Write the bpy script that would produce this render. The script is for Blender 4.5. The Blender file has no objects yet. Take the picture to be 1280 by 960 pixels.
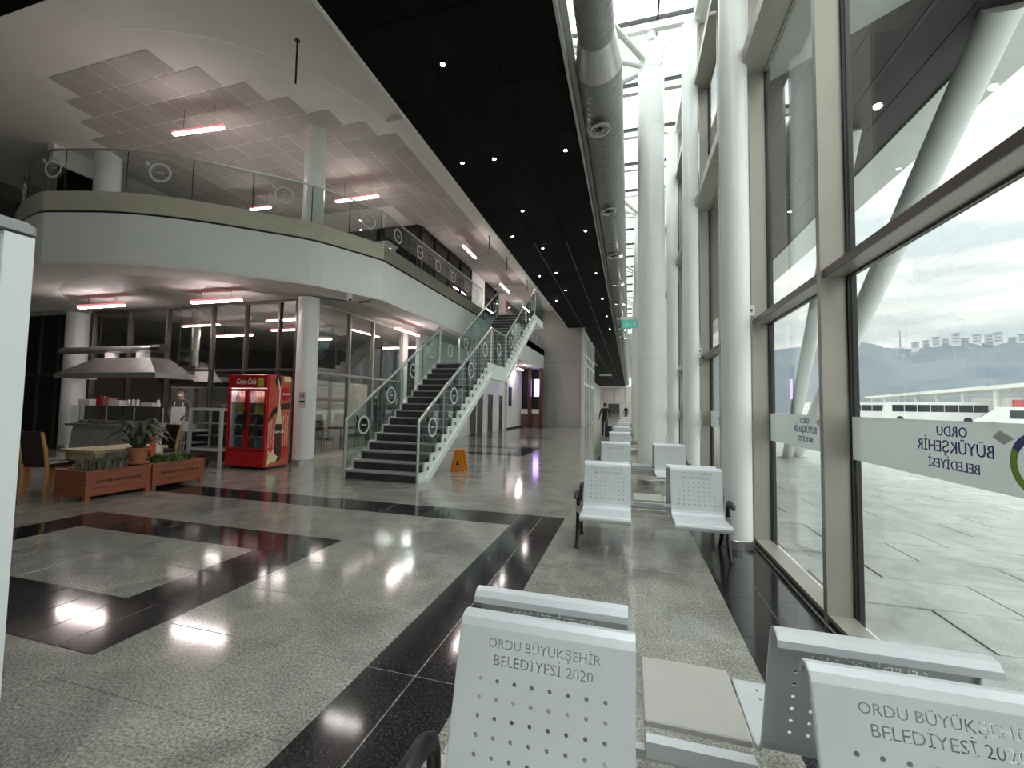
import bpy, bmesh, math, random
from mathutils import Matrix, Vector
random.seed(7)
S = bpy.context.scene
C = S.collection
pi = math.pi

# ------------------------------------------------------------------ camera
cam = bpy.data.cameras.new('camera')
cam.lens = 526.66 * 36 / 1280
cam.sensor_width = 36
cam.clip_end = 3000
cam.clip_start = 0.05
co = bpy.data.objects.new('camera', cam)
C.objects.link(co)
PITCH, YAW, ROLL, EYE = 0.0514968, -0.2723004, 0.0164539, 1.5
_f = Vector((math.sin(YAW) * math.cos(PITCH), math.cos(YAW) * math.cos(PITCH), math.sin(PITCH)))
_r = Vector((math.cos(YAW), -math.sin(YAW), 0))
_u = _r.cross(_f)
_c, _s = math.cos(ROLL), math.sin(ROLL)
_r2 = _c * _r + _s * _u
_u2 = -_s * _r + _c * _u
co.matrix_world = Matrix(((_r2.x, _u2.x, -_f.x, 0), (_r2.y, _u2.y, -_f.y, 0), (_r2.z, _u2.z, -_f.z, EYE), (0, 0, 0, 1)))
S.camera = co

# ------------------------------------------------------------------ sky
W = bpy.data.worlds.new('overcast_sky')
S.world = W
W.use_nodes = True
nt = W.node_tree
nt.nodes.clear()
N = nt.nodes.new
out = N('ShaderNodeOutputWorld')
bg = N('ShaderNodeBackground')
tc = N('ShaderNodeTexCoord')
mp = N('ShaderNodeMapping')
mp.inputs['Scale'].default_value = (1.8, 1.8, 9.0)
nz = N('ShaderNodeTexNoise')
nz.inputs['Scale'].default_value = 2.2
nz.inputs['Detail'].default_value = 6
nz.inputs['Roughness'].default_value = 0.55
rp = N('ShaderNodeValToRGB')
rp.color_ramp.elements[0].position = 0.36
rp.color_ramp.elements[0].color = (0.54, 0.59, 0.62, 1)
rp.color_ramp.elements[1].position = 0.60
rp.color_ramp.elements[1].color = (1.0, 0.985, 0.93, 1)
nt.links.new(tc.outputs['Generated'], mp.inputs['Vector'])
nt.links.new(mp.outputs['Vector'], nz.inputs['Vector'])
nt.links.new(nz.outputs['Fac'], rp.inputs['Fac'])
nt.links.new(rp.outputs['Color'], bg.inputs['Color'])
# overcast sky, curve steepened: dim low down, raised overhead to light the interior
sx = N('ShaderNodeSeparateXYZ')
nt.links.new(tc.outputs['Generated'], sx.inputs[0])
pz = N('ShaderNodeMath')
pz.operation = 'POWER'
pz.use_clamp = True
pz.inputs[1].default_value = 1.8
mr0 = N('ShaderNodeMapRange')
mr0.inputs['From Min'].default_value = 0.0
mr0.inputs['From Max'].default_value = 1.0
mr0.inputs['To Min'].default_value = 0.60
mr0.inputs['To Max'].default_value = 2.6
nt.links.new(sx.outputs['Z'], pz.inputs[0])
nt.links.new(pz.outputs[0], mr0.inputs['Value'])
nt.links.new(mr0.outputs['Result'], bg.inputs['Strength'])
nt.links.new(bg.outputs['Background'], out.inputs['Surface'])

S.view_settings.view_transform = 'Standard'
S.view_settings.look = 'None'
S.view_settings.gamma = 1.0
S.view_settings.use_curve_mapping = False
S.view_settings.exposure = 1.93
try:
    S.cycles.max_bounces = 8
    S.cycles.diffuse_bounces = 5
    S.cycles.glossy_bounces = 4
    S.cycles.transparent_max_bounces = 24
    S.cycles.caustics_reflective = False
    S.cycles.caustics_refractive = False
    S.cycles.sample_clamp_indirect = 4.0
except Exception:
    pass

# ------------------------------------------------------------------ materials
MATS = {}
def mat(name, col, rough=0.5, metal=0.0, var=0.0, vscale=8.0, bump=0.0, emit=None, estr=0.0, spec=0.5, stretch=None, col2=None, alpha=1.0, rnd=0.0, lo=0.35, hi=0.65):
    if name in MATS:
        return MATS[name]
    m = bpy.data.materials.new(name)
    m.use_nodes = True
    t = m.node_tree
    b = t.nodes['Principled BSDF']
    b.inputs['Base Color'].default_value = (*col, 1)
    b.inputs['Roughness'].default_value = rough
    b.inputs['Metallic'].default_value = metal
    b.inputs['Specular IOR Level'].default_value = spec
    if emit:
        b.inputs['Emission Color'].default_value = (*emit, 1)
        b.inputs['Emission Strength'].default_value = estr
    src = None
    if var or bump or col2:
        tcn = t.nodes.new('ShaderNodeTexCoord')
        vec = tcn.outputs['Object']
        if stretch:
            mpn = t.nodes.new('ShaderNodeMapping')
            mpn.inputs['Scale'].default_value = stretch
            t.links.new(vec, mpn.inputs['Vector'])
            vec = mpn.outputs['Vector']
        n = t.nodes.new('ShaderNodeTexNoise')
        n.inputs['Scale'].default_value = vscale
        n.inputs['Detail'].default_value = 5
        t.links.new(vec, n.inputs['Vector'])
        if var or col2:
            r = t.nodes.new('ShaderNodeValToRGB')
            r.color_ramp.elements[0].position = lo
            r.color_ramp.elements[1].position = hi
            c2 = col2 if col2 else tuple(min(1, c * (1 + var)) for c in col)
            c1 = col if col2 else tuple(c * (1 - var) for c in col)
            r.color_ramp.elements[0].color = (*c1, 1)
            r.color_ramp.elements[1].color = (*c2, 1)
            t.links.new(n.outputs['Fac'], r.inputs['Fac'])
            src = r.outputs['Color']
            t.links.new(src, b.inputs['Base Color'])
        if bump:
            bn = t.nodes.new('ShaderNodeBump')
            bn.inputs['Strength'].default_value = bump
            bn.inputs['Distance'].default_value = 0.01
            t.links.new(n.outputs['Fac'], bn.inputs['Height'])
            t.links.new(bn.outputs['Normal'], b.inputs['Normal'])
    if rnd and src is not None:
        oi = t.nodes.new('ShaderNodeObjectInfo')
        mr = t.nodes.new('ShaderNodeMapRange')
        mr.inputs['To Min'].default_value = 1 - rnd
        mr.inputs['To Max'].default_value = 1 + rnd
        t.links.new(oi.outputs['Random'], mr.inputs['Value'])
        vm = t.nodes.new('ShaderNodeVectorMath')
        vm.operation = 'SCALE'
        t.links.new(src, vm.inputs[0])
        t.links.new(mr.outputs['Result'], vm.inputs['Scale'])
        t.links.new(vm.outputs['Vector'], b.inputs['Base Color'])
    MATS[name] = m
    return m

def glass(name, tint=(0.9, 0.93, 0.92), f0=0.04, rough=0.0, fmax=0.9):
    if name in MATS:
        return MATS[name]
    m = bpy.data.materials.new(name)
    m.use_nodes = True
    t = m.node_tree
    t.nodes.clear()
    o = t.nodes.new('ShaderNodeOutputMaterial')
    mx = t.nodes.new('ShaderNodeMixShader')
    tr = t.nodes.new('ShaderNodeBsdfTransparent')
    gl = t.nodes.new('ShaderNodeBsdfGlossy')
    lw = t.nodes.new('ShaderNodeLayerWeight')
    lw.inputs['Blend'].default_value = 0.5
    pw = t.nodes.new('ShaderNodeMath')
    pw.operation = 'POWER'
    pw.inputs[1].default_value = 5
    ma = t.nodes.new('ShaderNodeMath')
    ma.operation = 'MULTIPLY_ADD'
    ma.inputs[1].default_value = fmax - f0
    ma.inputs[2].default_value = f0
    tr.inputs['Color'].default_value = (*tint, 1)
    gl.inputs['Roughness'].default_value = rough
    gl.inputs['Color'].default_value = (1, 1, 1, 1)
    t.links.new(lw.outputs['Facing'], pw.inputs[0])
    t.links.new(pw.outputs[0], ma.inputs[0])
    t.links.new(ma.outputs[0], mx.inputs['Fac'])
    t.links.new(tr.outputs[0], mx.inputs[1])
    t.links.new(gl.outputs[0], mx.inputs[2])
    t.links.new(mx.outputs[0], o.inputs['Surface'])
    MATS[name] = m
    return m

def film_mat():
    m = bpy.data.materials.new('frosted_film')
    m.use_nodes = True
    t = m.node_tree
    t.nodes.clear()
    o = t.nodes.new('ShaderNodeOutputMaterial')
    mx = t.nodes.new('ShaderNodeMixShader')
    mx.inputs['Fac'].default_value = 0.22
    df = t.nodes.new('ShaderNodeBsdfDiffuse')
    tl = t.nodes.new('ShaderNodeBsdfTranslucent')
    df.inputs['Color'].default_value = (0.75, 0.77, 0.76, 1)
    tl.inputs['Color'].default_value = (0.62, 0.65, 0.64, 1)
    m2 = t.nodes.new('ShaderNodeMixShader')
    m2.inputs['Fac'].default_value = 0.6
    tr = t.nodes.new('ShaderNodeBsdfTransparent')
    t.links.new(df.outputs[0], m2.inputs[1])
    t.links.new(tl.outputs[0], m2.inputs[2])
    t.links.new(m2.outputs[0], mx.inputs[1])
    t.links.new(tr.outputs[0], mx.inputs[2])
    t.links.new(mx.outputs[0], o.inputs['Surface'])
    return m

def granite(name, a, b, c, rough, rnd):
    """speckled polished stone: fine grains plus soft cloudy veining"""
    m = bpy.data.materials.new(name)
    m.use_nodes = True
    t = m.node_tree
    p = t.nodes['Principled BSDF']
    tcn = t.nodes.new('ShaderNodeTexCoord')
    geo = t.nodes.new('ShaderNodeNewGeometry')
    n1 = t.nodes.new('ShaderNodeTexNoise')
    n1.inputs['Scale'].default_value = 75
    n1.inputs['Detail'].default_value = 4
    n1.inputs['Roughness'].default_value = 0.7
    n2 = t.nodes.new('ShaderNodeTexNoise')
    n2.inputs['Scale'].default_value = 2.2
    n2.inputs['Detail'].default_value = 6
    n2.inputs['Distortion'].default_value = 1.2
    for n in (n1, n2):
        t.links.new(geo.outputs['Position'], n.inputs['Vector'])
    r = t.nodes.new('ShaderNodeValToRGB')
    e = r.color_ramp.elements
    e[0].position = 0.36
    e[0].color = (*a, 1)
    e[1].position = 0.62
    e[1].color = (*c, 1)
    k = e.new(0.5)
    k.color = (*b, 1)
    t.links.new(n1.outputs['Fac'], r.inputs['Fac'])
    mr = t.nodes.new('ShaderNodeMapRange')
    mr.inputs['From Min'].default_value = 0.3
    mr.inputs['From Max'].default_value = 0.7
    mr.inputs['To Min'].default_value = 0.72
    mr.inputs['To Max'].default_value = 1.2
    t.links.new(n2.outputs['Fac'], mr.inputs['Value'])
    oi = t.nodes.new('ShaderNodeObjectInfo')
    m3 = t.nodes.new('ShaderNodeMapRange')
    m3.inputs['To Min'].default_value = 1 - rnd
    m3.inputs['To Max'].default_value = 1 + rnd
    t.links.new(oi.outputs['Random'], m3.inputs['Value'])
    mm = t.nodes.new('ShaderNodeMath')
    mm.operation = 'MULTIPLY'
    t.links.new(mr.outputs[0], mm.inputs[0])
    t.links.new(m3.outputs[0], mm.inputs[1])
    vm = t.nodes.new('ShaderNodeVectorMath')
    vm.operation = 'SCALE'
    t.links.new(r.outputs['Color'], vm.inputs[0])
    t.links.new(mm.outputs[0], vm.inputs['Scale'])
    t.links.new(vm.outputs['Vector'], p.inputs['Base Color'])
    p.inputs['Roughness'].default_value = rough
    p.inputs['Specular IOR Level'].default_value = 0.6
    MATS[name] = m
    return m

GRAN = granite('grey_granite', (0.14, 0.137, 0.12), (0.305, 0.30, 0.265), (0.47, 0.46, 0.415), 0.10, 0.05)
DARK = granite('black_granite', (0.004, 0.004, 0.005), (0.014, 0.014, 0.016), (0.05, 0.05, 0.053), 0.09, 0.12)
PAVE = granite('pale_paving', (0.34, 0.36, 0.345), (0.42, 0.44, 0.425), (0.49, 0.51, 0.49), 0.5, 0.05)
GLASS = glass('facade_glass', (0.725, 0.75, 0.74))
CLEARGL = glass('clear_glass')
ROOFGL = glass('roof_glass', (0.92, 0.95, 0.95))
SHOPGL = glass('shop_glass', (0.72, 0.74, 0.72), 0.10)
RAILGL = glass('railing_glass', (0.86, 0.90, 0.89), 0.05)
STAIRGL = glass('stair_glass', (0.80, 0.90, 0.89), 0.05)
DARKGL = glass('dark_glass', (0.25, 0.26, 0.25), 0.07)
FILM = film_mat()
WHITE = mat('white_paint', (0.74, 0.75, 0.72), 0.45, var=0.03, vscale=2)
COLM = mat('white_column_paint', (0.87, 0.88, 0.86), 0.28, var=0.02, vscale=3)
CEILW = mat('white_plaster', (0.80, 0.785, 0.745), 0.8, var=0.03, vscale=1.2)
TILEC = mat('grey_ceiling_tile', (0.46, 0.44, 0.41), 0.75, var=0.06, vscale=60, rnd=0.07)
BLACKC = mat('black_ceiling_panel', (0.003, 0.003, 0.003), 0.7, spec=0.12, var=0.3, vscale=5, rnd=0.3)
MULL = mat('champagne_aluminium', (0.40, 0.375, 0.325), 0.38, 0.35, var=0.04, vscale=3)
MULLD = mat('dark_bronze_aluminium', (0.085, 0.072, 0.062), 0.35, 0.3, var=0.06, vscale=4)
GASK = mat('black_gasket', (0.010, 0.010, 0.010), 0.5, var=0.2, vscale=9)
FASC = mat('grey_fascia_panel', (0.84, 0.84, 0.84), 0.5, var=0.02, vscale=1.5)
CAP = mat('cream_stone_cap', (0.56, 0.52, 0.42), 0.45, var=0.06, vscale=5)
SILVER = mat('silver_seat_paint', (0.64, 0.67, 0.70), 0.33, 0.15, var=0.03, vscale=6)
STEEL = mat('brushed_steel', (0.55, 0.55, 0.53), 0.3, 0.8, var=0.06, vscale=12)
GALV = mat('galvanised_steel', (0.27, 0.28, 0.26), 0.36, 0.55, var=0.10, vscale=7)
BLACKM = mat('black_plastic', (0.012, 0.012, 0.013), 0.35, var=0.2, vscale=9)
DGREY = mat('dark_grey_wall', (0.10, 0.092, 0.085), 0.7, var=0.1, vscale=2)
STEP = mat('dark_stone_tread', (0.045, 0.046, 0.05), 0.35, var=0.35, vscale=7)
NOSE = mat('grey_stone_nosing', (0.34, 0.34, 0.33), 0.4, var=0.12, vscale=9)
LAMP = mat('linear_lamp_light', (1, 0.9, 0.88), 0.4, emit=(1.0, 0.88, 0.86), estr=22, var=0.01)
LAMPR = mat('pink_halo_housing', (0.75, 0.25, 0.25), 0.4, emit=(1.0, 0.22, 0.25), estr=0.25, var=0.05)  # the lamp's pink halo put into the housing as colour and glow
SPOT = mat('spot_light', (1, 1, 1), 0.4, emit=(1.0, 0.97, 0.9), estr=14, var=0.01)
BLUE = mat('blue_print', (0.05, 0.055, 0.25), 0.5, var=0.05)
GREEN = mat('green_print', (0.25, 0.42, 0.05), 0.5, var=0.05)
EMBL = mat('pale_emblem_print', (0.62, 0.66, 0.63), 0.5, var=0.05)
BROWNS = mat('dark_brown_soffit', (0.050, 0.034, 0.036), 0.55, var=0.12, vscale=3)
REDW = mat('dark_red_post', (0.09, 0.025, 0.02), 0.4, var=0.15, vscale=6)

# ------------------------------------------------------------------ mesh helpers
def off(parent):
    v = Vector((0, 0, 0))
    while parent is not None:
        v += parent.location
        parent = parent.parent
    return v

class MB:
    def __init__(s):
        s.v = []
        s.f = []
        s.m = []
        s.cur = 0
    def add(s, vs, fs):
        k = len(s.v)
        s.v += [tuple(p) for p in vs]
        s.f += [tuple(i + k for i in f) for f in fs]
        s.m += [s.cur] * len(fs)
        return s
    def box(s, x0, x1, y0, y1, z0, z1):
        return s.add([(x0, y0, z0), (x1, y0, z0), (x1, y1, z0), (x0, y1, z0), (x0, y0, z1), (x1, y0, z1), (x1, y1, z1), (x0, y1, z1)],
                     [(3, 2, 1, 0), (4, 5, 6, 7), (0, 1, 5, 4), (1, 2, 6, 5), (2, 3, 7, 6), (3, 0, 4, 7)])
    def cbox(s, x0, x1, y0, y1, z0, z1, b=0.01):
        """box with chamfered vertical and top edges"""
        P = [(x0 + b, y0), (x1 - b, y0), (x1, y0 + b), (x1, y1 - b), (x1 - b, y1), (x0 + b, y1), (x0, y1 - b), (x0, y0 + b)]
        Q = [(x0 + 2 * b, y0 + b), (x1 - 2 * b, y0 + b), (x1 - b, y0 + 2 * b), (x1 - b, y1 - 2 * b), (x1 - 2 * b, y1 - b), (x0 + 2 * b, y1 - b), (x0 + b, y1 - 2 * b), (x0 + b, y0 + 2 * b)]
        vs = [(p[0], p[1], z0) for p in P] + [(p[0], p[1], z1 - b) for p in P] + [(q[0], q[1], z1) for q in Q]
        fs = [tuple(range(7, -1, -1)), tuple(range(16, 24))]
        for k in (0, 8):
            for i in range(8):
                j = (i + 1) % 8
                fs.append((k + i, k + j, k + 8 + j, k + 8 + i))
        return s.add(vs, fs)
    def prism(s, poly, z0, z1):
        n = len(poly)
        a = sum(poly[i][0] * poly[(i + 1) % n][1] - poly[(i + 1) % n][0] * poly[i][1] for i in range(n))
        if a < 0:
            poly = poly[::-1]
        vs = [(p[0], p[1], z0) for p in poly] + [(p[0], p[1], z1) for p in poly]
        fs = [tuple(range(n - 1, -1, -1)), tuple(range(n, 2 * n))] + [(i, (i + 1) % n, n + (i + 1) % n, n + i) for i in range(n)]
        return s.add(vs, fs)
    def extr(s, poly, axis, a0, a1):
        """prism of a 2-D outline along axis: 'x' outline in (y,z), 'y' outline in (x,z)"""
        n = len(poly)
        g = (lambda p, a: (a, p[0], p[1])) if axis == 'x' else (lambda p, a: (p[0], a, p[1]))
        vs = [g(p, a0) for p in poly] + [g(p, a1) for p in poly]
        fs = [tuple(range(n - 1, -1, -1)), tuple(range(n, 2 * n))] + [(i, (i + 1) % n, n + (i + 1) % n, n + i) for i in range(n)]
        return s.add(vs, fs)
    def cyl(s, p0, p1, r0, n=12, r1=None, cap=True):
        p0, p1 = Vector(p0), Vector(p1)
        r1 = r0 if r1 is None else r1
        d = (p1 - p0).normalized()
        a = d.orthogonal().normalized()
        b = d.cross(a)
        vs = []
        for p, r in ((p0, r0), (p1, r1)):
            for i in range(n):
                t = 2 * pi * i / n
                vs.append(p + a * (r * math.cos(t)) + b * (r * math.sin(t)))
        fs = [(i, (i + 1) % n, n + (i + 1) % n, n + i) for i in range(n)]
        if cap:
            fs += [tuple(range(n - 1, -1, -1)), tuple(range(n, 2 * n))]
        return s.add(vs, fs)
    def tube(s, pts, r, n=8):
        pts = [Vector(p) for p in pts]
        rr = r if isinstance(r, (list, tuple)) else [r] * len(pts)
        vs = []
        ref = None
        for i, p in enumerate(pts):
            d = (pts[min(i + 1, len(pts) - 1)] - pts[max(i - 1, 0)]).normalized()
            if ref is None:
                ref = d.orthogonal().normalized()
            a = (ref - d * ref.dot(d)).normalized()
            ref = a
            b = d.cross(a)
            for k in range(n):
                t = 2 * pi * k / n
                vs.append(p + a * (rr[i] * math.cos(t)) + b * (rr[i] * math.sin(t)))
        fs = []
        for i in range(len(pts) - 1):
            for k in range(n):
                j = (k + 1) % n
                fs.append((i * n + k, i * n + j, (i + 1) * n + j, (i + 1) * n + k))
        L = len(pts) - 1
        fs += [tuple(range(n - 1, -1, -1)), tuple(L * n + k for k in range(n))]
        return s.add(vs, fs)
    def lathe(s, c, prof, n=16, axis='z'):
        vs = []
        for r, h in prof:
            for i in range(n):
                t = 2 * pi * i / n
                q = (r * math.cos(t), r * math.sin(t), h)
                if axis == 'y':
                    q = (q[0], q[2], q[1])
                if axis == 'x':
                    q = (q[2], q[0], q[1])
                vs.append((c[0] + q[0], c[1] + q[1], c[2] + q[2]))
        fs = []
        for j in range(len(prof) - 1):
            for i in range(n):
                k = (i + 1) % n
                fs.append((j * n + i, j * n + k, (j + 1) * n + k, (j + 1) * n + i))
        L = len(prof) - 1
        fs += [tuple(range(n - 1, -1, -1)), tuple(L * n + k for k in range(n))]
        return s.add(vs, fs)
    def ell(s, c, r, nu=10, nv=6):
        r = r if isinstance(r, (tuple, list)) else (r, r, r)
        vs = [(c[0], c[1], c[2] - r[2])]
        for j in range(1, nv):
            a = -pi / 2 + pi * j / nv
            for i in range(nu):
                t = 2 * pi * i / nu
                vs.append((c[0] + r[0] * math.cos(a) * math.cos(t), c[1] + r[1] * math.cos(a) * math.sin(t), c[2] + r[2] * math.sin(a)))
        vs.append((c[0], c[1], c[2] + r[2]))
        fs = [(0, 1 + (i + 1) % nu, 1 + i) for i in range(nu)]
        for j in range(nv - 2):
            for i in range(nu):
                k = (i + 1) % nu
                fs.append((1 + j * nu + i, 1 + j * nu + k, 1 + (j + 1) * nu + k, 1 + (j + 1) * nu + i))
        L = len(vs) - 1
        b = 1 + (nv - 2) * nu
        fs += [(b + i, b + (i + 1) % nu, L) for i in range(nu)]
        return s.add(vs, fs)
    def ring(s, c, r0, r1, th, n=28, axis='x', a0=0, a1=2 * pi):
        """flat annulus of thickness th around axis"""
        vs = []
        full = abs(a1 - a0 - 2 * pi) < 1e-6
        m = n if full else n + 1
        for i in range(m):
            t = a0 + (a1 - a0) * i / n
            for r in (r0, r1):
                for h in (-th / 2, th / 2):
                    u, w = r * math.cos(t), r * math.sin(t)
                    q = {'x': (h, u, w), 'y': (u, h, w), 'z': (u, w, h)}[axis]
                    vs.append((c[0] + q[0], c[1] + q[1], c[2] + q[2]))
        fs = []
        for i in range(n if full else n):
            j = (i + 1) % m
            a, b = 4 * i, 4 * j
            fs += [(a, b, b + 2, a + 2), (a + 1, a + 3, b + 3, b + 1), (a, a + 1, b + 1, b), (a + 2, b + 2, b + 3, a + 3)]
        return s.add(vs, fs)
    def mesh(s, name, mats, o=Vector((0, 0, 0)), smooth=False):
        me = bpy.data.meshes.new(name)
        me.from_pydata([(p[0] - o[0], p[1] - o[1], p[2] - o[2]) for p in s.v], [], s.f)
        mats = mats if isinstance(mats, (list, tuple)) else [mats]
        for m in mats:
            me.materials.append(m)
        if len(mats) > 1:
            me.polygons.foreach_set('material_index', s.m)
        if smooth:
            me.polygons.foreach_set('use_smooth', [True] * len(me.polygons))
            try:
                me.set_sharp_from_angle(angle=math.radians(40))
            except Exception:
                pass
        me.update()
        return me
    def build(s, name, mats, parent=None, smooth=False, local=False, kind=None, label=None):
        o = Vector((0, 0, 0)) if local else off(parent)
        return put(name, s.mesh(name, mats, o, smooth), parent, kind=kind, label=label)

def put(name, me, parent=None, loc=(0, 0, 0), rot=(0, 0, 0), kind=None, label=None):
    ob = bpy.data.objects.new(name, me)
    C.objects.link(ob)
    ob.parent = parent
    ob.location = loc
    ob.rotation_euler = rot
    if kind:
        ob['kind'] = kind
    if label:
        ob['label'] = label
    return ob

def tag(o, label, cat, group=None, kind=None):
    o['label'] = label
    o['category'] = cat
    if group:
        o['group'] = group
    if kind:
        o['kind'] = kind
    return o

def thing(name, label, cat, loc=(0, 0, 0), rotz=0.0, group=None, kind=None):
    o = bpy.data.objects.new(name, None)
    C.objects.link(o)
    o.location = loc
    o.rotation_euler = (0, 0, rotz)
    o.empty_display_size = 0.1
    return tag(o, label, cat, group, kind)

def dup(root, loc, rotz=None, label=None):
    r = root.copy()
    C.objects.link(r)
    r.location = loc
    if rotz is not None:
        r.rotation_euler = (0, 0, rotz)
    if label:
        r['label'] = label
    for ch in list(root.children):
        c = ch.copy()
        C.objects.link(c)
        c.parent = r
        for g in list(ch.children):
            d = g.copy()
            C.objects.link(d)
            d.parent = c
    return r

def text_mesh(txt, size, m, align='CENTER', shear=0.0, ext=0.001, res=2, space=1.0, bold=0.0):
    cu = bpy.data.curves.new('lettering', 'FONT')
    cu.body = txt
    cu.size = size
    cu.align_x = align
    cu.shear = shear
    cu.extrude = ext
    cu.offset = bold
    cu.resolution_u = res
    cu.space_character = space
    ob = bpy.data.objects.new('lettering', cu)
    C.objects.link(ob)
    bpy.context.view_layer.update()
    me = bpy.data.meshes.new_from_object(ob.evaluated_get(bpy.context.evaluated_depsgraph_get()))
    bpy.data.objects.remove(ob)
    bpy.data.curves.remove(cu)
    me.materials.clear()
    me.materials.append(m)
    return me
def fit(me, w, tall=1.0):
    xs = [v.co.x for v in me.vertices]
    k = w / (max(xs) - min(xs))
    for v in me.vertices:
        v.co.x *= k
        v.co.y *= k * tall
    return me
ORD = ['first', 'second', 'third', 'fourth', 'fifth', 'sixth', 'seventh', 'eighth', 'ninth', 'tenth', 'eleventh', 'twelfth', 'thirteenth', 'fourteenth', 'fifteenth', 'sixteenth', 'seventeenth', 'eighteenth', 'nineteenth', 'twentieth', 'twenty-first', 'twenty-second', 'twenty-third', 'twenty-fourth']
# ================================================================== THE SETTING
def struct(o, label, cat):
    return tag(o, label, cat, kind='structure')

# ---------------- floor with its stone tiles
floor = MB().box(-24, 1.5, -10, 120, -0.12, -0.003).build('floor', GRAN)
struct(floor, 'polished grey granite hall floor with black tile bands', 'floor')
def zone(x0, x1, y0, y1, nx, ny, m, name='floor_tile', parent=None, z1=0.0, gap=0.004, th=0.02, shift=0.0):
    parent = parent or floor
    w, h = (x1 - x0) / nx, (y1 - y0) / ny
    b = 0.0015
    me = MB().cbox(-w / 2 + gap / 2, w / 2 - gap / 2, -h / 2 + gap / 2, h / 2 - gap / 2, -th, 0, b).mesh(name, m)
    for i in range(nx):
        for j in range(ny):
            put(name, me, parent, (x0 + (i + .5) * w + (shift if j % 2 else 0), y0 + (j + .5) * h, z1))
zone(0.72, 1.335, 0.6, 9.0, 2, 13, DARK)
zone(-0.83, 0.72, 0.6, 9.0, 2, 14, GRAN)
zone(-1.445, -0.83, 0.4, 5.75, 2, 6, DARK, gap=.008)
zone(-9.6, -1.445, 5.2, 5.75, 13, 1, DARK, gap=.008)
zone(-9.0, -6.83, 1.2, 5.2, 3, 6, GRAN)
zone(-3.03, -1.445, 0.4, 5.2, 2, 8, GRAN)
zone(-6.83, -3.03, 0.6, 1.8, 5, 2, GRAN)
zone(-6.83, -3.03, 4.03, 5.2, 5, 2, GRAN)
zone(-6.25, -3.66, 2.37, 3.51, 4, 2, GRAN)
zone(-6.83, -3.03, 1.8, 2.37, 12, 1, DARK, gap=.008)
zone(-6.83, -3.03, 3.51, 4.03, 12, 1, DARK, gap=.008)
zone(-3.66, -3.03, 2.37, 3.51, 2, 2, DARK)
zone(-6.83, -6.25, 2.37, 3.51, 2, 2, DARK)
zone(-9.6, -0.83, 5.75, 9.95, 10, 5, GRAN)
# second black square further down the hall
zone(-6.83, -3.03, 12.3, 12.9, 6, 1, DARK)
zone(-6.83, -3.03, 14.4, 15.0, 6, 1, DARK)
zone(-3.63, -3.03, 12.9, 14.4, 1, 2, DARK)
zone(-6.83, -6.23, 12.9, 14.4, 1, 2, DARK)
zone(-8.0, -3.4, 19.0, 19.7, 6, 1, DARK)

# ---------------- outside ground with paving
ground = MB().box(1.56, 900, -150, 900, -0.3, -0.012).build('ground', PAVE)
struct(ground, 'pale stone paved forecourt outside the glass facade', 'ground')
for j in range(22):
    w, h = 1.2, 0.62
    if j == 0:
        pme = MB().cbox(-w / 2 + .006, w / 2 - .006, -h / 2 + .006, h / 2 - .006, -0.05, 0, 0.003).mesh('paving_slab', PAVE)
    for i in range(9):
        put('paving_slab', pme, ground, (1.62 + 0.6 + i * w + (0.6 if j % 2 else 0.0), -0.6 + j * h, 0.0))

# ---------------- glass facade, one window per bay
P = 1.78
Y0 = 3.52
txt1 = text_mesh('ORDU', 0.05, BLUE)
txt2 = text_mesh('BÜYÜKŞEHİR', 0.07, BLUE)
txt3 = text_mesh('BELEDİYESİ', 0.05, BLUE)
fit(txt1, 0.20); fit(txt2, 0.50); fit(txt3, 0.335)
ZT = [2.47, 5.42, 7.9]
mesh_cache = {}
def bay_meshes():
    d = {}
    d['mullion'] = MB().box(1.34, 1.50, 0, 0.06, 0.0, 9.3).mesh('mullion', MULL)
    d['gasket'] = MB().box(1.50, 1.555, -0.02, 0.08, 0.0, 9.3).mesh('gasket', GASK)
    d['sill'] = MB().box(1.345, 1.50, 0.06, P, 0.045, 0.075).mesh('sill', MULL)
    d['sill_base'] = MB().box(1.355, 1.52, 0.06, P, -0.02, 0.045).mesh('sill_base', GASK)
    for i, z in enumerate(ZT):
        x0 = 1.365 if i == 0 else 1.24
        b = MB().box(x0, 1.50, 0.06, P, z, z + 0.05)
        b.cur = 1
        b.box(x0 - 0.012, x0, 0.06, P, z - 0.004, z + (0.055 if i == 0 else 0.16))
        b.box(1.50, 1.53, 0.06, P, z - 0.015, z + 0.065)
        d['transom%d' % i] = b.mesh('transom', [MULL, MULLD if i == 0 else MULL])
    zs = [(0.075, 2.455)] + [(ZT[0] + .065, ZT[1] - .015), (ZT[1] + .065, ZT[2] - .015), (ZT[2] + .065, 9.3)]
    for i, (a, b) in enumerate(zs):
        d['pane%d' % i] = MB().box(1.512, 1.524, 0.08, P - 0.02, a, b).mesh('pane', GLASS)
    d['film'] = MB().box(1.504, 1.507, 0.085, P - 0.025, 1.165, 1.462).mesh('frosted_film', FILM)
    r = MB().ring((1.5025, 0.36, 1.305), 0.092, 0.125, 0.0015, 30, 'x', pi * .15, pi * 1.05)
    r.cur = 1
    r.ring((1.5025, 0.36, 1.305), 0.092, 0.125, 0.0015, 24, 'x', pi * 1.05, pi * 2.15)
    r.cur = 2
    r.add([(1.5025, .46, 1.40), (1.5025, .53, 1.43), (1.5025, .57, 1.40), (1.5025, .51, 1.37)], [(0, 1, 2, 3)])
    d['emblem'] = r.mesh('ring_emblem', [BLUE, GREEN, EMBL])
    return d
BM = bay_meshes()
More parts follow.
